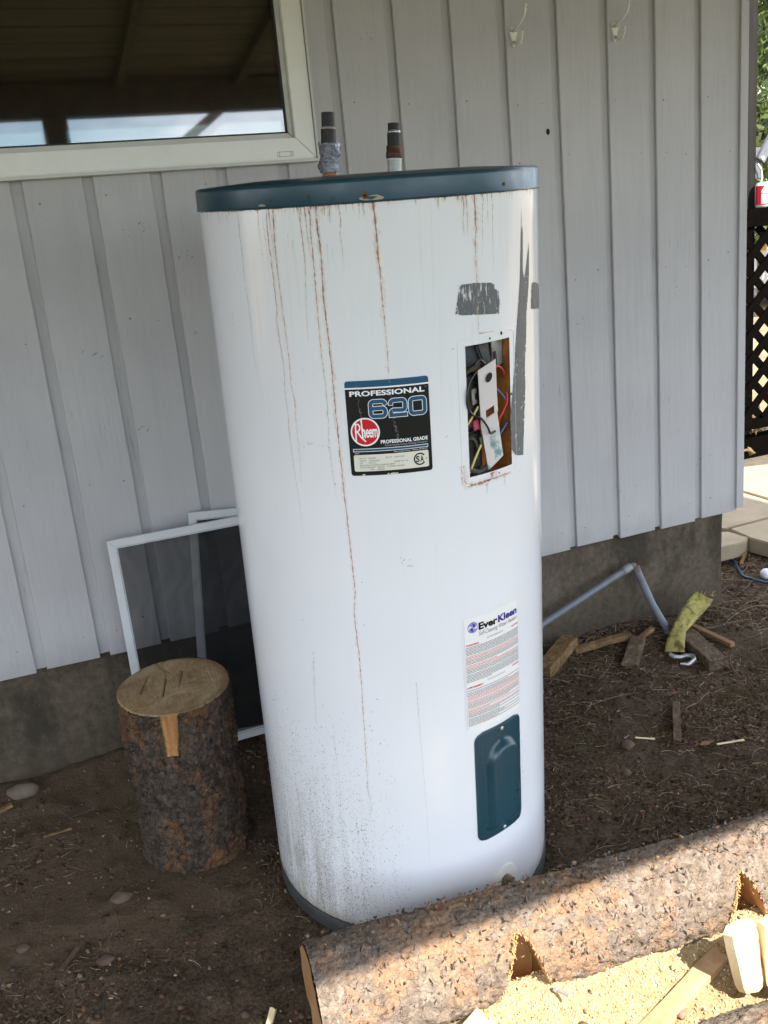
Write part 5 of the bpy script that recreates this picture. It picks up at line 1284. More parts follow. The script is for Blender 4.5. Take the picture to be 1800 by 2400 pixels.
# sawdust heap between the logs ------------------------------------
def sd_z(X, Y):
    yl = -1.117-.0917*X; dl = yl-Y-.055
    h = .100*np.exp(-np.maximum(0, dl)/.10)*.72+.026
    h = h + .010*fbm(X*9, Y*9, 41, 4)+.006*fbm(X*45, Y*45, 43, 3)
    left = np.clip((X+.275)/.10, 0, 1); left = left*left*(3-2*left)
    near = np.clip((Y+1.75)/.12, 0, 1)
    back = np.clip(((yl+.035)-Y)/.05+.0, 0, 1)
    back2 = np.where((np.abs(X+.083) < .050) | (np.abs(X-.375) < .050), np.clip((yl-.010-Y)/.06, 0, 1), back)
    hum = .006*np.exp(-((X+.06)/.06)**2-((Y+1.24)/.05)**2)+.010*np.exp(-((X-.40)/.07)**2-((Y+1.25)/.05)**2)
    return Gn(Y)-.012+(h+hum)*left*near*back2
sx = np.linspace(-.34, 1.35, 300); sy = np.linspace(-1.80, -1.03, 150); SX, SY = np.meshgrid(sx, sy, indexing='ij'); SZ = sd_z(SX, SY)
t = NT('sawdust'); v = t.coord(); c = t.ramp(t.noise(v, 150, 6, .8), [(.3, (.28, .18, .085)), (.5, (.52, .38, .20)), (.7, (.68, .56, .34))])
c = t.mix(t.math('MULTIPLY', t.ramp(t.noise(v, 9, 5, .7), [(.5, 0.0), (.7, 1.0)]), .35), c, (.26, .15, .07))
M_SAW = t.set(c, .9, t.bump(t.noise(v, 260, 5, .8), 1.0, .006), spec=.1)
o = fast_mesh('sawdust', np.stack([SX.ravel(), SY.ravel(), SZ.ravel()], -1), grid_faces(300, 150), M_SAW, smooth=True)
props(o, 'heap of pale yellow sawdust between the two logs', 'sawdust'); o['kind'] = 'stuff'

# flakes, chips, straw: scattered individually but joined ----------
def vcol_mat(name, rough=.85, spec=.15):
    t = NT(name); a = t.attr(); return t.set(a['Color'], rough, spec=spec)
M_VC = vcol_mat('litter')
def chips(name, label, n, pos, size, flat, cols, cat, seed=1, tilt=.6, par=None, zoff=.15):
    """n small irregular boxes. pos(rng,n)->(n,3) ; size (lo,hi)"""
    g_ = np.random.default_rng(seed); P_ = pos(g_, n); n = len(P_)
    base = np.array([(-.5,-.5,-.5),(.5,-.5,-.5),(.5,.5,-.5),(-.5,.5,-.5),(-.5,-.5,.5),(.5,-.5,.5),(.5,.5,.5),(-.5,.5,.5)])
    B_ = base[None]+g_.uniform(-.22, .22, (n, 8, 3))
    s = size[0]*(size[1]/size[0])**(g_.random(n)**1.6); S_ = np.stack([s, s*g_.uniform(.35, .9, n), s*g_.uniform(flat[0], flat[1], n)], -1)
    B_ = B_*S_[:, None]
    yaw = g_.uniform(0, 2*pi, n); ti = g_.normal(0, tilt, n); tj = g_.normal(0, tilt, n)
    def rot(A_, B__, an):
        c_, s_ = np.cos(an)[:, None], np.sin(an)[:, None]; x, y = B__[..., A_[0]].copy(), B__[..., A_[1]].copy(); B__[..., A_[0]] = x*c_-y*s_; B__[..., A_[1]] = x*s_+y*c_
    rot((1, 2), B_, ti); rot((0, 2), B_, tj); rot((0, 1), B_, yaw)
    V = B_+P_[:, None]+np.stack([0*s, 0*s, s*zoff], -1)[:, None]
    F0 = np.array([(0,3,2,1),(4,5,6,7),(0,1,5,4),(1,2,6,5),(2,3,7,6),(3,0,4,7)]); F = (F0[None]+8*np.arange(n)[:, None, None]).reshape(-1, 4)
    ci = g_.integers(0, len(cols), n); C_ = np.array(cols)[ci]*g_.uniform(.6, 1.35, (n, 1)); C_ = np.repeat(np.concatenate([C_, np.ones((n, 1))], 1), 8, 0)
    o = fast_mesh(name, V.reshape(-1, 3), F, M_VC, par, cols=C_); props(o, label, cat); o['kind'] = 'stuff'; return o
def strands(name, label, n, pos, lo, hi, w, cols, cat, seed=1, lift=.01, arch_=.3, yawf=None, pitch=.12):
    g_ = np.random.default_rng(seed); P_ = pos(g_, n); n = len(P_); K = 6
    L_ = lo*(hi/lo)**(g_.random(n)**1.5); yaw = g_.uniform(0, 2*pi, n) if yawf is None else yawf(g_, n); curl = g_.normal(0, .9, n); W_ = w*g_.uniform(.5, 1.3, n)
    bend = g_.uniform(0, arch_, n); pt = g_.normal(0, pitch, n)
    x = np.zeros((n, K+1)); y = np.zeros((n, K+1)); z = np.zeros((n, K+1)); a = yaw.copy()
    for k in range(1, K+1):
        x[:, k] = x[:, k-1]+np.cos(a)*L_/K; y[:, k] = y[:, k-1]+np.sin(a)*L_/K; a = a+curl/K
        s = k/K; z[:, k] = L_*(bend*4*s*(1-s)*.25+pt*s)
    ax_ = np.cos(yaw); ay_ = np.sin(yaw)
    V = np.zeros((n, K+1, 3, 3)); tw = np.linspace(1, .35, K+1)[None]
    lf = (lift*g_.random(n))[:, None]
    for q, (lx, lz) in enumerate(((-1, 0), (1, 0), (0, 1.3))):
        V[:, :, q, 0] = P_[:, None, 0]+x-ay_[:, None]*lx*W_[:, None]/2*tw; V[:, :, q, 1] = P_[:, None, 1]+y+ax_[:, None]*lx*W_[:, None]/2*tw; V[:, :, q, 2] = P_[:, None, 2]+z+lz*W_[:, None]/2*tw+lf
    V = V.reshape(n, -1, 3); F0 = []
    for k in range(K):
        for q in range(3): F0.append((k*3+q, k*3+(q+1) % 3, (k+1)*3+(q+1) % 3, (k+1)*3+q))
    F = (np.array(F0)[None]+V.shape[1]*np.arange(n)[:, None, None]).reshape(-1, 4)
    ci = g_.integers(0, len(cols), n); C_ = np.array(cols)[ci]*g_.uniform(.6, 1.3, (n, 1)); C_ = np.repeat(np.concatenate([C_, np.ones((n, 1))], 1), V.shape[1], 0)
    o = fast_mesh(name, V.reshape(-1, 3), F, M_VC, None, cols=C_); props(o, label, cat); o['kind'] = 'stuff'; return o
def blocked(x, y):     # under the heater, the block, the log or inside the foundation
    return ((x+.081)**2+(y+.66)**2 < .31**2) | ((x+.533)**2+(y+.396)**2 < .13**2) | ((np.abs(y-(-1.117-.0917*x)) < .075) & (x > -.44)) | ((y > .012) & (x < 1.42))
def onground(x0, x1, y0, y1, dens=None):
    def f(g_, n):
        x = g_.uniform(x0, x1, n*7); y = g_.uniform(y0, y1, n*7); k = ~blocked(x, y)
        if dens is not None: k &= g_.random(len(x)) < dens(x, y)
        x, y = x[k][:n], y[k][:n]; return np.stack([x, y, bumpy(x, y)], -1)
    return f
def clump(x, y): return np.clip(.35+1.8*fbm(x*3.3, y*3.3, 77, 3), .04, 1)
BR = [(.095, .062, .038), (.060, .037, .022), (.14, .097, .062), (.038, .023, .014), (.11, .055, .03)]
chips('bark_litter', 'crumbled bark and soil crumbs on the shaded ground', 22000, onground(-1.35, 1.6, -1.45, .02, lambda x, y: clump(x, y)*(np.where((x < -.62) & (y > -.62), .25, 1))), (.002, .012), (.15, .6), BR, 'bark litter', 2)
chips('soil_clods', 'lumpy clods of dry soil on the trodden ground', 900, onground(-1.35, .9, -1.45, .02, lambda x, y: clump(x+9, y+2)), (.006, .018), (.3, .6), [(.075, .048, .030), (.060, .037, .022), (.095, .064, .040)], 'soil', 3, .4, zoff=-.05)
chips('wood_chips', 'pale wood chips scattered over the soil', 1300, onground(-1.3, 1.9, -1.45, .02, lambda x, y: clump(x+5, y)), (.002, .008), (.1, .4), [(.22, .16, .10), (.16, .115, .07), (.30, .23, .16)], 'wood chips', 4)
chips('pebbles', 'small grey pebbles in the soil', 260, onground(-1.3, 1.6, -1.4, .02), (.003, .011), (.4, .8), [(.10, .078, .058), (.125, .10, .078), (.07, .054, .04)], 'pebbles', 6, .3)
ST = [(.27, .20, .12), (.16, .115, .068), (.42, .33, .22), (.10, .068, .04), (.07, .045, .028)]
rdens = lambda x, y: np.clip((x-.05)/.5, .06, 1)*clump(x, y)
strands('dry_grass', 'dry straw and pine needles strewn on the ground right of the heater', 12000, onground(-.1, 2.1, -1.3, .9, rdens), .008, .075, .0013, ST, 'dry grass', 9, .012, .5)
strands('long_straw', 'long pale stalks lying across the ground by the foundation corner', 520, onground(.6, 2.2, -.9, .6, lambda x, y: np.clip((x-.5)/.9, .05, 1)*np.clip((y+.8)/.8, .15, 1)), .08, .26, .0017, [(.30, .22, .13), (.24, .17, .10), (.36, .28, .18)], 'straw', 10, .012, .35)
strands('pine_needles', 'sparse needles and rootlets on the dirt left of the heater', 1800, onground(-1.3, 0, -1.3, .0, lambda x, y: clump(x, y)), .012, .07, .0010, ST, 'pine needles', 12, .006, .5)
strands('moss_tufts', 'faded olive moss and grass tufts near the log', 1800, onground(.35, 1.5, -1.05, -.3, lambda x, y: (fbm(x*4+3, y*4, 90, 3) > .22)*1.0), .012, .05, .0012, [(.075, .070, .028), (.11, .10, .045), (.14, .115, .06)], 'moss', 14, .004, 1.4)
chips('needle_mat', 'brown leaf litter beyond the foundation corner', 3500, onground(1.42, 2.3, -.4, .8), (.004, .018), (.08, .3), [(.10, .055, .032), (.15, .09, .05), (.07, .04, .025), (.20, .14, .09)], 'leaf litter', 15)
def sdpos(g_, n):
    x = g_.uniform(-.30, 1.2, n*2); y = g_.uniform(-1.72, -1.10, n*2); yl = -1.117-.0917*x
    k = (y < yl-.035) | (((np.abs(x+.083) < .045) | (np.abs(x-.375) < .045)) & (y < yl-.01)); k &= g_.random(len(x)) < np.clip((x+.30)/.12, 0, 1); x, y = x[k][:n], y[k][:n]; return np.stack([x, y, sd_z(x, y)], -1)
YW = [(.64, .54, .34), (.54, .42, .24), (.72, .64, .45), (.38, .25, .12)]
chips('sawdust_flakes', 'coarse curled flakes of fresh sawdust between the logs', 42000, sdpos, (.0010, .0048), (.15, .7), YW, 'sawdust', 21, 1.2, zoff=.35)
chips('bark_bits', 'brown bark scraps lying on the sawdust', 130, sdpos, (.005, .016), (.15, .4), [(.16, .10, .07), (.25, .16, .11), (.33, .26, .22)], 'bark scraps', 22, .5, zoff=.3)
def spl(g_, n):
    x = g_.uniform(-.85, -.42, n*3); y = -.98-.25*(x+.4)*0+g_.normal(0, .03, n*3); y = np.where(x > -.5, y, y); k = ~blocked(x, y); x, y = x[k][:n], y[k][:n]; return np.stack([x, y, bumpy(x, y)], -1)
# sawdust sprinkled on the log top and its bark flakes
def onlog(g_, n):
    s = g_.uniform(0, 1.9, n); a = g_.uniform(-.9, 1.9, n); y = -LR*np.sin(a)*1.0; z = LR*np.cos(a)*1.02
    P_ = np.array([XF[log.name] @ Vector((s[i], y[i], z[i])) for i in range(n)]); return P_
chips('bark_flakes', 'loose flakes standing on the bark of the long log', 1900, onlog, (.002, .009), (.10, .22), [(.14, .105, .08), (.20, .155, .115), (.09, .066, .05), (.28, .165, .09)], 'bark flakes', 23, .9, zoff=.0)

# ================================================================ things lying about
def G3(x, y, d=0): return Vector((x, y, gz(x, y)+d))
M_ALU = plain('white_screen_frame', (.55, .56, .57), .4, .06, 12, .03)
t = NT('insect_mesh'); t.t.nodes.remove(t.b)
tr = t.n('ShaderNodeBsdfTransparent'); df = t.n('ShaderNodeBsdfDiffuse'); df.inputs['Color'].default_value = (.020, .021, .022, 1); mx = t.n('ShaderNodeMixShader')
v = t.coord(); X, Y, Z = t.sep(t.tc.outputs['Object'])
wob = t.math('ADD', t.math('MULTIPLY', t.noise(v, 3, 3), 1.0), 0.0)
mo = t.math('SINE', t.math('ADD', t.math('MULTIPLY', wob, 60.0), t.math('MULTIPLY', X, 90.0)))
t.l(t.math('ADD', .54, t.math('MULTIPLY', mo, .03)), mx.inputs[0]); t.l(tr.outputs[0], mx.inputs[1]); t.l(df.outputs[0], mx.inputs[2]); t.l(mx.outputs[0], t.out.inputs[0]); M_MESH = t.m
def screen(label, org, w, h, bw, lean, roll, yaw=0):
    rot = Matrix.Rotation(yaw, 3, 'Z') @ Matrix.Rotation(lean, 3, 'X') @ Matrix.Rotation(roll, 3, 'Y')
    s = thing('window_screen', label, 'window screen', org, rot, 'white framed window screens')
    d = .011
    for pts in ([(0, 0), (w, 0), (w-bw, bw), (bw, bw)], [(w, 0), (w, h), (w-bw, h-bw), (w-bw, bw)], [(0, h), (bw, h-bw), (w-bw, h-bw), (w, h)], [(0, 0), (bw, bw), (bw, h-bw), (0, h)]):
        c = (sum(p[0] for p in pts)/4, sum(p[1] for p in pts)/4); pp = [(c[0]+(x-c[0])*.9993, c[1]+(z-c[1])*.9993) for x, z in pts]
        obj('frame_rail', MB().prism(pp, -d/2, d/2), M_ALU, s, bevel=.0012)
    for c_, d_ in (((w/2, -d/2-.0005, bw-.003), (w-2*bw, .002, .002)), ((w/2, -d/2-.0005, h-bw+.003), (w-2*bw, .002, .002)), ((bw-.003, -d/2-.0005, h/2), (.002, .002, h-2*bw)), ((w-bw+.003, -d/2-.0005, h/2), (.002, .002, h-2*bw))):
        obj('mesh_spline', MB().box(c_, d_), plain('grey_spline', (.35, .35, .35), .6), s)
    obj('insect_mesh', MB().add([(bw, 0, bw), (w-bw, 0, bw), (w-bw, 0, h-bw), (bw, 0, h-bw)], [(0, 1, 2, 3)]), M_MESH, s); return s
screen('taller white framed screen behind the chopping block, its corner in the open', (-.606, -.105, .003), .56, .618, .0235, radians(-4.5), 0)
screen('white framed screen nearest the wall, half hidden by the heater', (-.448, -.052, -.006), .60, .655, .0225, radians(-2.2), radians(5.2))
# conduit pipe propped on the foundation
con = thing('bent_conduit', 'bent grey conduit pipe leaning on the foundation right of the heater', 'pipe', (.653, -.03, .0))
M_CND = plain('grey_conduit', (.145, .155, .175), .5, .2, 30, .1); M_CND2 = plain('rusty_pipe_end', (.13, .10, .085), .7, .4, 60, .3)
def cl(x, y, z): return (x-.653, y+.03, z)
obj('pipe', MB().tube([cl(.20, -.10, -.115+.03), cl(.46, -.06, .005), cl(.653, -.032, .078), cl(.975, -.030, .1925)], .0115, 16), M_CND, con, smooth=40)
obj('pipe_collar', MB().tube([cl(.962, -.030, .188), cl(.990, -.030, .198)], .0135, 16), plain('collar', (.20, .21, .22), .5), con, smooth=40)
obj('pipe', MB().tube([cl(1.008, -.034, .186), cl(1.05, -.060, .060), cl(1.092, -.090, -.040)], .0122, 16), M_CND, con, smooth=40)
obj('pipe_collar', MB().tube([cl(1.0045, -.032, .197), cl(1.010, -.036, .178)], .0138, 16), M_CND2, con, smooth=40)
obj('elbow_joint', MB().tube([cl(.986, -.030, .197), cl(.996, -.030, .201), cl(1.005, -.031, .196)], .0105, 14), M_CND2, con, smooth=40)
# scrap timber
def plank(name, label, a, b, w, h, mat, group=None, zoff=0.0, bev=.0015, upv=(0, 0, 1), cat='scrap wood'):
    A_, B_ = Vector(a), Vector(b); c = (A_+B_)/2; o_ = thing(name, label, cat, c, None, group) if False else None
    rr = random.Random(int(abs(a[0])*9999)); D_ = B_-A_; L_ = D_.length; X_ = D_/L_; Y_ = Vector(upv).cross(X_).normalized(); Z_ = X_.cross(Y_); sd = rr.uniform(0, 50)
    prof = [(-.5, -.42), (-.44, -.5), (0, -.5), (.44, -.5), (.5, -.42), (.5, 0), (.5, .42), (.44, .5), (.2, .5), (-.15, .5), (-.44, .5), (-.5, .42), (-.5, 0)]; n_ = len(prof); m_ = max(6, int(L_/.012)); vs = []; fs = []
    for i in range(m_+1):
        s = i/m_-.5
        for k, (u, q) in enumerate(prof):
            nz = mnoise.noise(Vector((s*L_*22+sd, u*2.2, q*2.2))); e = (mnoise.noise(Vector((u*5+sd, q*4, i)))*.35*w if i in (0, m_) else 0)
            vs.append(X_*(s*L_+e)+Y_*(u*w*(1+.10*nz))+Z_*(q*h*(1+.14*nz)+.03*h*mnoise.noise(Vector((k*3.3, i*.9, sd)))))
    for i in range(m_):
        for k in range(n_): fs.append((i*n_+k, i*n_+(k+1) % n_, (i+1)*n_+(k+1) % n_, (i+1)*n_+k))
    for i0 in (0, m_*n_):
        cc = len(vs); vs.append(sum((vs[i0+k] for k in range(n_)), Vector())/n_+X_*rr.uniform(-.1, .1)*w)
        for k in range(n_): fs.append((i0+k, i0+(k+1) % n_, cc) if i0 else (i0+(k+1) % n_, i0+k, cc))
    o_ = obj(name, MB().add(vs, fs), mat, smooth=25); o_.location = c; props(o_, label, cat, group); return o_
plank('wood_block', 'tan sawn wood block leaning beside the heater, nearest it', G3(.590, -.125, .012), G3(.752, -.030, .036), .055, .036, M_TANW, 'scrap wood by the foundation')
plank('wood_stick', 'long thin tan batten lying along the foundation behind the bark piece', G3(.745, -.062, .016), G3(.945, -.080, .020), .028, .018, M_TANW, 'scrap wood by the foundation')
plank('wood_stick', 'short tan batten end sticking up behind the bark piece', G3(.955, -.105, .012), G3(1.030, -.085, .026), .016, .012, M_TANW, 'scrap wood by the foundation')
plank('bark_piece', 'curled grey brown bark chunk between the battens and the yellow strap', G3(.838, -.225, .012), G3(.955, -.110, .022), .048, .020, M_GREYW, None, cat='bark')
plank('weathered_board', 'thick grey board end behind the yellow strap', G3(1.125, -.055, .020), G3(1.075, -.350, .020), .062, .034, M_GREYW, 'scrap wood by the foundation')
plank('wood_stick', 'orange brown stick lying right of the grey board', G3(1.168, -.085, .014), G3(1.185, -.280, .012), .020, .014, plain('reddish_scrap', (.20, .105, .05), .8, .3, 40, .3), 'scrap wood by the foundation')
plank('wood_splinter', 'weathered splinter standing in the litter right of the heater', G3(.820, -.470, .018), G3(.722, -.600, .012), .021, .012, M_GREYW)
plank('wood_splinter', 'white splinter by the orange leaf', G3(.790, -.675, .006), G3(.865, -.690, .010), .005, .003, M_FRESH)
plank('wood_splinter', 'short white splinter left of the weathered one', G3(.640, -.528, .006), G3(.69, -.545, .008), .005, .003, M_FRESH)
plank('wood_splinter', 'thin pale splinter at the bottom left of the dirt', G3(-.828, -.639, .006), G3(-.874, -.703, .006), .009, .005, M_GREYW)
plank('wood_splinter', 'pale splinter on the trodden dirt left of the block', G3(-.820, -.244, .006), G3(-.887, -.253, .006), .007, .004, M_TANW)
plank('wood_splinter', 'broken stick at the left edge by the wall', G3(-1.01, -.10, .008), G3(-.955, -.085, .012), .014, .008, M_TANW)
plank('wood_splinter', 'stick beyond the foundation corner by the blue hose', G3(1.70, .262, .02), G3(1.785, .330, .03), .012, .009, M_TANW)
# leaf
mb = MB().add([(0, 0, 0), (.012, .008, .004), (.030, .006, .002), (.042, -.006, .008), (.026, -.012, .001), (.010, -.010, .003)], [(0, 1, 2, 5), (2, 3, 4), (2, 4, 5)])
o = obj('dry_leaf', mb, plain('orange_leaf', (.24, .10, .04), .7)); o.location = G3(.765, -.640, .010); props(o, 'curled orange brown leaf on the litter', 'leaf')
# yellow strap with steel hook
strap = thing('tow_strap', 'frayed yellow webbing strap with a steel hook on the boards', 'strap', (1.1, -.16, 0))
t = NT('yellow_webbing'); v = t.coord(); X, Y, Z = t.sep(t.tc.outputs['Object'])
c = t.ramp(t.noise(v, 26, 5, .7), [(.35, (.13, .11, .035)), (.52, (.42, .37, .12)), (.66, (.26, .20, .10))]); d_ = t.ramp(t.noise(v, 11, 4, .6), [(.45, 0.0), (.65, 1.0)]); c = t.mix(t.math('MULTIPLY', d_, .6), c, (.13, .11, .055))
M_STR = t.set(c, .9, t.bump(t.noise(t.coord((1, 1, .3)), 300, 3), .6, .002), spec=.1)
path = [((1.015, -.215, .008), 1.05), ((1.035, -.195, .030), 1.0), ((1.075, -.160, .046), .80), ((1.110, -.140, .058), .88), ((1.150, -.125, .078), 1.0), ((1.195, -.110, .098), 1.1), ((1.228, -.100, .112), 1.0)]
vs = []; fs = []; wd = .029
P_ = [];
for i in range(len(path)-1):
    for k in range(6):
        s = k/6; a_, b_ = path[i], path[i+1]; P_.append((Vector(a_[0])*(1-s)+Vector(b_[0])*s, a_[1]*(1-s)+b_[1]*s))
P_.append((Vector(path[-1][0]), path[-1][1]))
for i, (p, w_) in enumerate(P_):
    tdir = (P_[min(i+1, len(P_)-1)][0]-P_[max(i-1, 0)][0]).normalized(); sd = Vector((.72, -.69, -.05)); sd = (sd-tdir*sd.dot(tdir)).normalized(); nn_ = sd.cross(tdir)
    gzz = G0-.01
    for q in range(7):
        u = -1+q/3; off = .004*mnoise.noise(Vector((i*.35, q*.8, 2)))+.006*sin(u*1.4+i*.12)
        vs.append(p-Vector((1.1, -.16, 0))+Vector((0, 0, G0-.012))+sd*u*wd*w_*(1+.10*mnoise.noise(Vector((i*.8, u, 0))))+nn_*off)
for i in range(len(P_)-1):
    for q in range(6): a_ = i*7+q; fs.append((a_, a_+1, a_+8, a_+7))
o = obj('webbing', MB().add(vs, fs), M_STR, strap, smooth='all'); sm = o.modifiers.new('t', 'SOLIDIFY'); sm.thickness = .004
mb = MB(); rr = random.Random(4)
for i in range(22):
    u = rr.uniform(-1, 1); p = Vector((1.228, -.100, .112))-Vector((1.1, -.16, 0))+Vector((0, 0, G0-.012))+Vector((.72, -.69, 0)).normalized()*u*.030
    mb.tube([p, p+Vector((rr.uniform(-.008, .016), rr.uniform(-.012, .01), rr.uniform(-.006, .016)))], .0007, 3)
obj('frayed_threads', mb, M_STR, strap)['kind'] = 'stuff'
hk = [G3(.992, -.222, .020), G3(.995, -.238, .018), G3(1.012, -.248, .016), G3(1.034, -.250, .016), G3(1.046, -.266, .016), G3(1.034, -.288, .015), G3(1.004, -.294, .015), G3(.984, -.282, .016)]
hk = [p-Vector((1.1, -.16, 0)) for p in hk]
obj('hook', MB().tube(hk, [.006, .0075, .0070, .0075, .0085, .008, .006, .003], 12), plain('galvanised_hook', (.42, .43, .43), .35, .3, 40, .2, metal=.7), strap, smooth=60)
# stones
def stone(label, x, y, s, col, seed, sink=.3, sq=(1, .75, .55)):
    o = obj('stone', MB().sphere((0, 0, 0), s, 16, sq, .25, seed), plain('stone_%d' % seed, col, .9, .25, 30, .4), smooth='all'); o.location = G3(x, y, s*sq[2]*(.72-2*sink)); props(o, label, 'stone', 'stones in the dirt'); return o
stone('smooth rounded tan stone against the foundation at far left', -.927, -.040, .037, (.12, .095, .066), 1, .25, (1.1, .6, .62))
stone('buried pale stone below the chopping block', -.735, -.545, .024, (.090, .062, .038), 2, .35)
stone('round brown stone near the moss', .600, -.548, .017, (.095, .062, .038), 3, .2, (1, 1, .8))
stone('small grey stone nearer the log', .525, -.645, .014, (.085, .056, .036), 4, .2, (1, .9, .8))
stone('flat stone at the lower left edge', -.945, -.60, .015, (.075, .050, .030), 5, .3)
stone('pinkish flat bark stone in the lower left dirt', -.79, -.70, .020, (.10, .06, .045), 6, .3, (1, .8, .3))
# fresh split wood at the right
def chunk(label, org, rz, tilt, dims, seed):
    mb = MB(); n_, m_ = 7, 8; vs = []; fs = []
    for j in range(m_+1):
        z = dims[2]*j/m_
        for i in range(n_):
            a = 2*pi*i/n_; q = 1+.16*mnoise.noise(Vector((cos(a)*1.4+seed, sin(a)*1.4, j*.12)))+.10*mnoise.noise(Vector((cos(a)*4+seed, sin(a)*4, j*.3))); ex_ = .86 if j == 0 else 1
            vs.append((dims[0]/2*cos(a)*q*ex_, dims[1]/2*sin(a)*q*ex_, z+(.008*mnoise.noise(Vector((i*1.7, seed, 0))) if j in (0, m_) else 0)))
    for j in range(m_):
        for i in range(n_): fs.append((j*n_+i, j*n_+(i+1) % n_, (j+1)*n_+(i+1) % n_, (j+1)*n_+i))
    fs.append(tuple(range(n_-1, -1, -1))); fs.append(tuple(range(m_*n_, m_*n_+n_)))
    o = obj('split_wood', MB().add(vs, fs), M_FRESH, smooth=20); o.matrix_world = Matrix.Translation(org) @ Matrix.Rotation(rz, 4, 'Z') @ Matrix.Rotation(tilt, 4, 'X'); props(o, label, 'split wood', 'fresh split wood'); return o
chunk('fresh white split wood piece standing on the sawdust, left of its twin', Vector((.292, -1.352, -.070)), .2, radians(-14), (.072, .046, .112), 1.0)
chunk('fresh white split wood piece at the right edge, partly out of frame', Vector((.346, -1.378, -.072)), -.3, radians(-15), (.080, .050, .120), 5.0)
# peeled slat half buried in sawdust, light offcut below the log
def sdz(x, y): return float(sd_z(np.array([x]), np.array([y]))[0])
plank('wood_strip', 'flat tan splintered slat half buried in the sawdust', (.00, -1.357, sdz(.0, -1.357)+.001), (.292, -1.270, sdz(.288, -1.272)+.005), .036, .014, plain('tan_slat_wood', (.40, .27, .145), .75, .25, 30, .3), cat='wood strip')
plank('wood_offcut', 'pale fresh offcut below the long log at the bottom edge', (-.275, -1.262, sdz(-.2, -1.25)+.006), (-.178, -1.222, sdz(-.17, -1.22)+.012), .050, .022, M_FRESH, zoff=0)
o = obj('metal_bolt', MB().tube([(0, 0, 0), (.010, -.03, .006)], .0035, 8).tube([(-.001, .002, 0), (.001, -.003, 0)], .006, 6), plain('grey_bolt', (.35, .34, .31), .5, .2, 40, metal=.4)); o.location = (-.036, -1.222, sdz(-.036, -1.222)+.008); props(o, 'grey bolt stuck in the sawdust beside the log', 'bolt')
plank('wood_shard', 'pale sawn shard at the bottom edge, left of the log', G3(-.690, -.965, .010), G3(-.600, -.975, .014), .020, .010, M_FRESH)
plank('wood_shard', 'small splintered shard at the bottom edge near the log end', G3(-.530, -1.005, .010), G3(-.505, -.968, .018), .012, .008, M_FRESH)
# coat hooks
M_HK = plain('white_enamel_hook', (.66, .64, .57), .35, .06, 30, .05)
def hook(label, x, z):
    h = thing('coat_hook', label, 'coat hook', (x, 0, z), None, 'white coat hooks on the wall')
    out = [(.0, .019), (.007, .0185), (.0125, .013), (.0125, .005), (.009, -.004), (.006, -.016), (.0035, -.028), (0, -.0305), (-.0035, -.028), (-.006, -.016), (-.009, -.004), (-.0125, .005), (-.0125, .013), (-.007, .0185)]
    obj('back_plate', MB().prism(out, -.0035, -.0003), M_HK, h, bevel=.0008)
    P_ = [(0, -.003, .010), (.001, -.016, .014), (.004, -.034, .022), (.008, -.050, .036), (.009, -.056, .050), (.009, -.057, .058)]
    obj('prong', MB().tube(P_, [.005, .0036, .0030, .0030, .0032, .0034], 10), M_HK, h, smooth='all'); obj('prong_tip', MB().sphere((.009, -.057, .060), .0046, 10), M_HK, h, smooth='all')
    P_ = [(0, -.003, -.018), (.003, -.016, -.026), (.005, -.029, -.026), (.006, -.036, -.015), (.0065, -.038, -.004)]
    obj('prong', MB().tube(P_, [.0045, .0034, .0030, .0030, .0032], 10), M_HK, h, smooth='all'); obj('prong_tip', MB().sphere((.0065, -.0385, -.001), .0042, 10), M_HK, h, smooth='all')
    for sx in (-1, 1): obj('screw', MB().tube([(sx*.0082, -.0036, .009), (sx*.0082, -.0044, .009)], .0022, 8), plain('hook_screw', (.18, .16, .13), .6), h)
hook('left white double coat hook high on the grey wall above the heater', .672, 1.784)
hook('right white double coat hook, nearer the house corner', .997, 1.791)

# ================================================================ beyond the corner
# paving: concrete slabs
path = obj('paving_bed', MB().box((2.45, .95, -.045), (1.45, 1.1, .05)), plain('paving_bed', (.10, .08, .06), .95)); path['kind'] = 'structure'; path.name = 'pavement'
M_SLAB = plain('concrete_slab', (.30, .235, .155), .9, .14, 12, .3)
def slabp(pts, z, th_, name='slab'):
    n_ = len(pts); vs = [(x, y, z-th_) for x, y in pts]+[(x, y, z) for x, y in pts]
    obj(name, MB().add(vs, [tuple(range(n_-1, -1, -1)), tuple(range(n_, 2*n_))]+[(i, (i+1) % n_, n_+(i+1) % n_, n_+i) for i in range(n_)]), M_SLAB, path, bevel=.004)
slabp([(1.62, .56), (1.60, .32), (1.77, .318), (1.815, .352), (1.810, .455)], .030, .06)
slabp([(1.832, .475), (1.814, .338), (1.83, .20), (2.30, .25), (2.12, .487)], .032, .062)
slabp([(1.72, .64), (1.826, .497), (2.12, .507), (2.238, .627), (2.243, .905), (2.05, 1.1), (1.8, .9)], .028, .06)
slabp([(2.258, .925), (2.255, .648), (2.60, .82), (2.72, 1.16), (2.40, 1.26), (2.12, 1.14)], .030, .06)
slabp([(2.14, .488), (2.32, .26), (2.9, .4), (2.62, .80), (2.26, .628)], .029, .06)
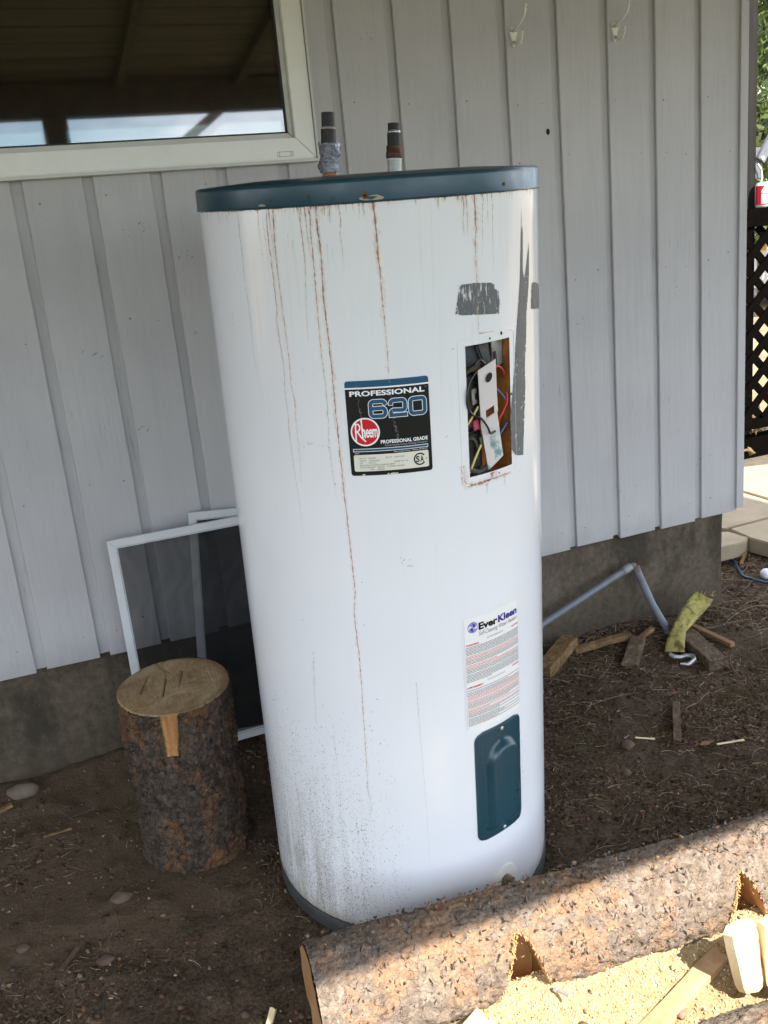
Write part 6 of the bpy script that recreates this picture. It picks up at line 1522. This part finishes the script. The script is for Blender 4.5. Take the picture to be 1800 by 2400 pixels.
# lattice fence
fy = 1.45
fence = thing('lattice_fence', 'black diamond lattice fence panel beyond the house corner', 'fence', (2.75, fy, 0))
M_BLKW = plain('black_shaded_wood', (.0018, .0014, .0012), .9, .3, 30, .15, spec=.02)  # black, deepened further so the colour carries shade on the sunlit face
fx0, fx1, fz0, fz1 = 2.62, 4.1, .20, 1.185
obj('top_rail', MB().box(((fx0+fx1)/2-2.75, 0, fz1+.045), (fx1-fx0, .05, .09)), M_BLKW, fence, bevel=.002)
obj('bottom_rail', MB().box(((fx0+fx1)/2-2.75, 0, fz0-.025), (fx1-fx0, .05, .05)), M_BLKW, fence, bevel=.002)
obj('base_board', MB().box(((fx0+fx1)/2-2.75, .04, .045), (fx1-fx0, .03, .13)), M_BLKW, fence)
pitch = .134
def clip_slat(c, sgn):
    # line x*1 - sgn*z = c
    pts = []
    for z in (fz0, fz1): x = c+sgn*z; pts.append((x, z))
    (xa, za), (xb, zb) = pts
    def at(x): return za+(x-xa)*(zb-za)/(xb-xa)
    if xa < fx0: za, xa = at(fx0), fx0
    if xb > fx1: zb, xb = at(fx1), fx1
    if xa > fx1:
        if xb > fx1: return None
        za, xa = pts[0][1]+(fx1-pts[0][0])*(fz1-fz0)/(pts[1][0]-pts[0][0]), fx1
    if xb < fx0:
        if pts[0][0] < fx0: return None
        zb, xb = pts[0][1]+(fx0-pts[0][0])*(fz1-fz0)/(pts[1][0]-pts[0][0]), fx0
    return (xa, za), (xb, zb)
for sgn, yo in ((1, -.007), (-1, .007)):
    c = fx0-1.4
    while c < fx1+1.4:
        s = clip_slat(c, sgn)
        if s and math.hypot(s[0][0]-s[1][0], s[0][1]-s[1][1]) > .04:
            obj('lattice_slat', MB().bar((s[0][0]-2.75, yo, s[0][1]), (s[1][0]-2.75, yo, s[1][1]), .040, .012, up=(0, 1, 0)), M_BLKW, fence)
        c += pitch
# post, bracket, cord, can
post = thing('wooden_post', 'dark weathered double post rising behind the lattice fence top rail', 'post', (2.81, 1.535, 0))
M_POSTG = plain('weathered_shaded_post', (.020, .019, .018), .95, .3, 30, .4, spec=.05, stretch=(1, 1, .06))  # darkened colour stands in for shade missing on the post
obj('post_board', MB().box((-.034, 0, 1.5), (.058, .09, 3.1)), M_POSTG, post, bevel=.003)
obj('post_board', MB().box((.027, 0, 1.5), (.056, .09, 3.1)), M_POSTG, post, bevel=.003)
arm = thing('metal_brace', 'grey metal brace arm bolted to the dark post', 'bracket', (2.872, 1.50, 1.50))
M_ARM = plain('grey_painted_metal', (.11, .115, .13), .45, .15, 30, .1)
obj('bracket_plate', MB().box((.012, 0, -.01), (.05, .014, .15)), M_ARM, arm, bevel=.004)
obj('strut', MB().bar((.012, -.014, .0), (.30, -.014, .42), .05, .018, up=(0, 1, 0)), M_ARM, arm, bevel=.002)
obj('bolt', MB().tube([(.020, -.022, .01), (.020, -.030, .01)], .010, 10), plain('bright_bolt', (.6, .6, .58), .35, metal=.4), arm)
cdm = plain('cream_cord', (.62, .60, .45), .6)
o = obj('cord_loop', MB().tube([(0, 0, .10), (.020, 0, .075), (.028, 0, .035), (.018, 0, .0), (-.01, 0, -.018)], .0045, 8), cdm, smooth='all'); o.location = (2.862, 1.475, 1.385); props(o, 'cream cord hanging in a loop on the dark post above the can', 'cord')
can = thing('beer_can', 'red and white beer can standing on the fence top rail', 'can', (2.868, 1.45, 1.2755))
M_CR = flat('can_red', (.42, .012, .022), .25); M_CW = plain('can_white', (.68, .69, .70), .25, .03); M_CS = plain('can_aluminium', (.65, .65, .66), .25, metal=.8)
obj('can_body', MB().lathe([(.024, 0), (.030, .005), (.033, .012), (.033, .104), (.027, .118)], 40), M_CW, can, smooth=50)
obj('can_rim', MB().lathe([(.027, .118), (.0275, .121), (.025, .1215), (.024, .117)], 40), M_CS, can, smooth=50)
def canband(a0, a1, z0, z1, r_, mat, name, zl=None):
    n_ = 14; vs = []; 
    for i in range(n_+1):
        a = radians(a0+(a1-a0)*i/n_); za, zb = (z0, z1) if zl is None else zl(i/n_)
        vs += [(r_*cos(a), r_*sin(a), za), (r_*cos(a), r_*sin(a), zb)]
    obj(name, MB().add(vs, [(2*i, 2*i+2, 2*i+3, 2*i+1) for i in range(n_)]), mat, can)
canband(-200, -137, .012, .104, .0333, M_CR, 'can_print')
canband(-137, -110, .082, .104, .0333, M_CR, 'can_print', lambda s: (.078+.024*s, .104))
canband(-137, 20, .0, .0, .0333, M_CR, 'can_print', lambda s: (.066-.004*sin(pi*s), .071-.004*sin(pi*s)))
canband(-137, 20, .012, .018, .0333, M_CR, 'can_print')
V_, F_ = text_mesh('Bu', .0, 1, .45); mn = V_.min(0); mx = V_.max(0); V_ = (V_-mn)/(mx-mn)
obj('can_lettering', MB().add([(.0337*cos(a), .0337*sin(a), .040+.017*y) for a, y in [(radians(-122+45*x), y) for x, y in V_]], F_), flat('can_ink', (.03, .05, .16)), can)
# hose and golf ball
hp = [(1.46, .42), (1.735, .345), (1.665, .235), (1.625, .165), (1.622, .105), (1.66, .055), (1.75, .01), (1.95, -.02), (2.2, .02)]
pts = []
for i in range(len(hp)-1):
    for k in range(5): s = k/5; pts.append((hp[i][0]*(1-s)+hp[i+1][0]*s, hp[i][1]*(1-s)+hp[i+1][1]*s))
for _ in range(3): pts = [pts[0]]+[((pts[i-1][0]+2*pts[i][0]+pts[i+1][0])/4, (pts[i-1][1]+2*pts[i][1]+pts[i+1][1])/4) for i in range(1, len(pts)-1)]+[pts[-1]]
pts = pts[5:]
o = obj('garden_hose', MB().tube([(x, y, gz(x, y)+.012) for x, y in pts], .0055, 10), plain('dark_blue_hose', (.010, .035, .075), .35, .15), smooth='all'); props(o, 'dark blue hose curving over the litter past the golf ball', 'hose')
t = NT('golf_ball'); v = t.coord(); d_ = t.vor(v, 300, 'F1', rnd=.2); M_GOLF = t.set((.72, .74, .76), .3, t.bump(t.ramp(d_, [(.0, 0.0), (.45, 1.0)]), .7, .0008))
o = obj('golf_ball', MB().sphere((0, 0, 0), .0213, 24), M_GOLF, smooth='all'); o.location = (1.700, .130, gz(1.70, .13)+.020); props(o, 'white golf ball half sunk in brown litter beside the blue hose', 'golf ball')
# dry leaves and bits under the fence
chips('dry_leaves', 'sunlit dry leaves gathered under the lattice fence', 260, lambda g_, n: np.stack([g_.uniform(2.5, 3.6, n), g_.uniform(1.45, 2.0, n), np.full(n, .11)+g_.uniform(-.10, .05, n)], -1), (.02, .07), (.04, .15), [(.42, .30, .16), (.30, .20, .10), (.50, .40, .24)], 'dry leaves', 33, .9)
# shed and trailer
shed = thing('white_shed', 'white board sided shed seen close behind the lattice on the left', 'shed', (3.0, 2.22, 0))
M_WS = plain('white_shed_paint', (.60, .60, .58), .6, .06, 6, .1)
for k in range(4): obj('wall_panel', MB().box((.325-.21*k, 0, .93), (.204, .03, 2.0)), M_WS, shed, bevel=.003)
obj('side_wall', MB().box((.415, .42, .93), (.03, .86, 2.0)), M_WS, shed); obj('corner_board', MB().box((.418, -.004, .93), (.05, .05, 2.02)), M_WS, shed, bevel=.002)
obj('roof', MB().box((-.02, .40, 1.97), (.92, .95, .05)), M_SHING, shed)
trl_ = thing('cargo_trailer', 'low white cargo trailer far beyond the lattice fence', 'trailer', (10.4, 8.6, 0))
obj('body', MB().box((0, 0, .72), (3.8, 1.8, .95)), M_WS, trl_, bevel=.04); obj('skirt', MB().box((0, -.03, .20), (3.6, 1.7, .12)), plain('trailer_skirt', (.30, .30, .29), .7), trl_, bevel=.01)
for sx in (-.55, .35): wl = obj('wheel', MB().tube([(sx, -.98, .22), (sx, -.80, .22)], .25, 24), M_GASKET, trl_, bevel=.01); obj('rim', MB().tube([(sx, -.99, .22), (sx, -.97, .22)], .14, 16), M_ARM, wl)
mk = thing('marker_board', 'small orange yellow board on a stake by the white trailer', 'board', (8.25, 7.3, -.02))
obj('board', MB().box((0, 0, .88), (.16, .03, .22)), plain('orange_yellow_board', (.70, .33, .03), .6), mk, bevel=.004); obj('stake', MB().box((0, .03, .42), (.03, .02, .9)), M_GREYW, mk)
# trees
t = NT('leaves'); a = t.attr(); t.set(a['Color'], .55, spec=.25)
try: t.b.inputs['Subsurface Weight'].default_value = 0
except Exception: pass
trl = t.n('ShaderNodeBsdfTranslucent'); t.l(a['Color'], trl.inputs['Color']); mxs = t.n('ShaderNodeMixShader'); mxs.inputs[0].default_value = .35; t.l(t.b.outputs[0], mxs.inputs[1]); t.l(trl.outputs[0], mxs.inputs[2]); t.l(mxs.outputs[0], t.out.inputs[0]); M_LEAF = t.m
M_TRUNK = plain('tree_bark', (.11, .085, .065), .9, .35, 12, .6)
def tree(label, x, y, h, r, seed, n=9000, cols=((.055, .085, .020), (.085, .115, .030), (.13, .15, .045), (.035, .055, .018)), leaf=.11, base=.22):
    T = thing('tree', label, 'tree', (x, y, -.1), None, 'trees beyond the fence'); rr = random.Random(seed); g_ = np.random.default_rng(seed)
    mb = MB().tube([(0, 0, 0), (.05, .02, h*.3), (-.04, .06, h*.62), (.02, 0, h*.95)], [.16, .12, .07, .02], 9); cl_ = []
    for i in range(34):
        z = h*(base+(.97-base)*rr.random()); a = rr.uniform(0, 2*pi); L_ = r*(1-.72*(z/h-base)/(1-base))*rr.uniform(.55, 1.05)
        e = Vector((cos(a)*L_, sin(a)*L_, z+rr.uniform(-.05, .35)*L_)); mb.tube([(0, 0, z-.15*L_), (e.x*.5, e.y*.5, (z+e.z)/2-.05), tuple(e)], [.035, .022, .008], 5)
        for s in (.45, .7, 1.0): cl_.append((e.x*s, e.y*s, z+(e.z-z)*s, rr.uniform(.22, .42)*r*.55, rr.uniform(.6, 1.3)))
    obj('trunk', mb, M_TRUNK, T, smooth=60)
    C_ = np.array(cl_); ci = g_.integers(0, len(C_), n); P_ = C_[ci, :3]+g_.normal(0, 1, (n, 3))*C_[ci, 3:4]*np.array([.55, .55, .38])
    u = g_.normal(0, 1, (n, 3)); u /= np.linalg.norm(u, axis=1)[:, None]; w = np.cross(u, g_.normal(0, 1, (n, 3))); w /= np.linalg.norm(w, axis=1)[:, None]
    s = leaf*g_.uniform(.45, 1.1, (n, 1)); V = np.stack([P_-u*s, P_+w*s*.45, P_+u*s, P_-w*s*.45], 1).reshape(-1, 3)
    col = np.array(cols)[g_.integers(0, len(cols), n)]*C_[ci, 4:5]*g_.uniform(.8, 1.2, (n, 1)); col = np.repeat(np.concatenate([col, np.ones((n, 1))], 1), 4, 0)
    fast_mesh('crown', V, np.arange(4*n).reshape(-1, 4), M_LEAF, T, cols=col)
tree('leafy green tree nearest beyond the lattice fence', 8.3, 6.6, 4.6, 1.9, 1, 26000, leaf=.055)
tree('darker green tree left behind the nearest tree', 9.2, 9.0, 5.2, 2.0, 2, 20000, leaf=.06)
tree('tall pale green tree at the back right', 13.5, 11.0, 8.5, 3.0, 3, 16000, leaf=.10)
tree('bare twiggy tree rising above the green ones', 10.4, 7.4, 8.5, 1.7, 4, 500, leaf=.06, base=.35)
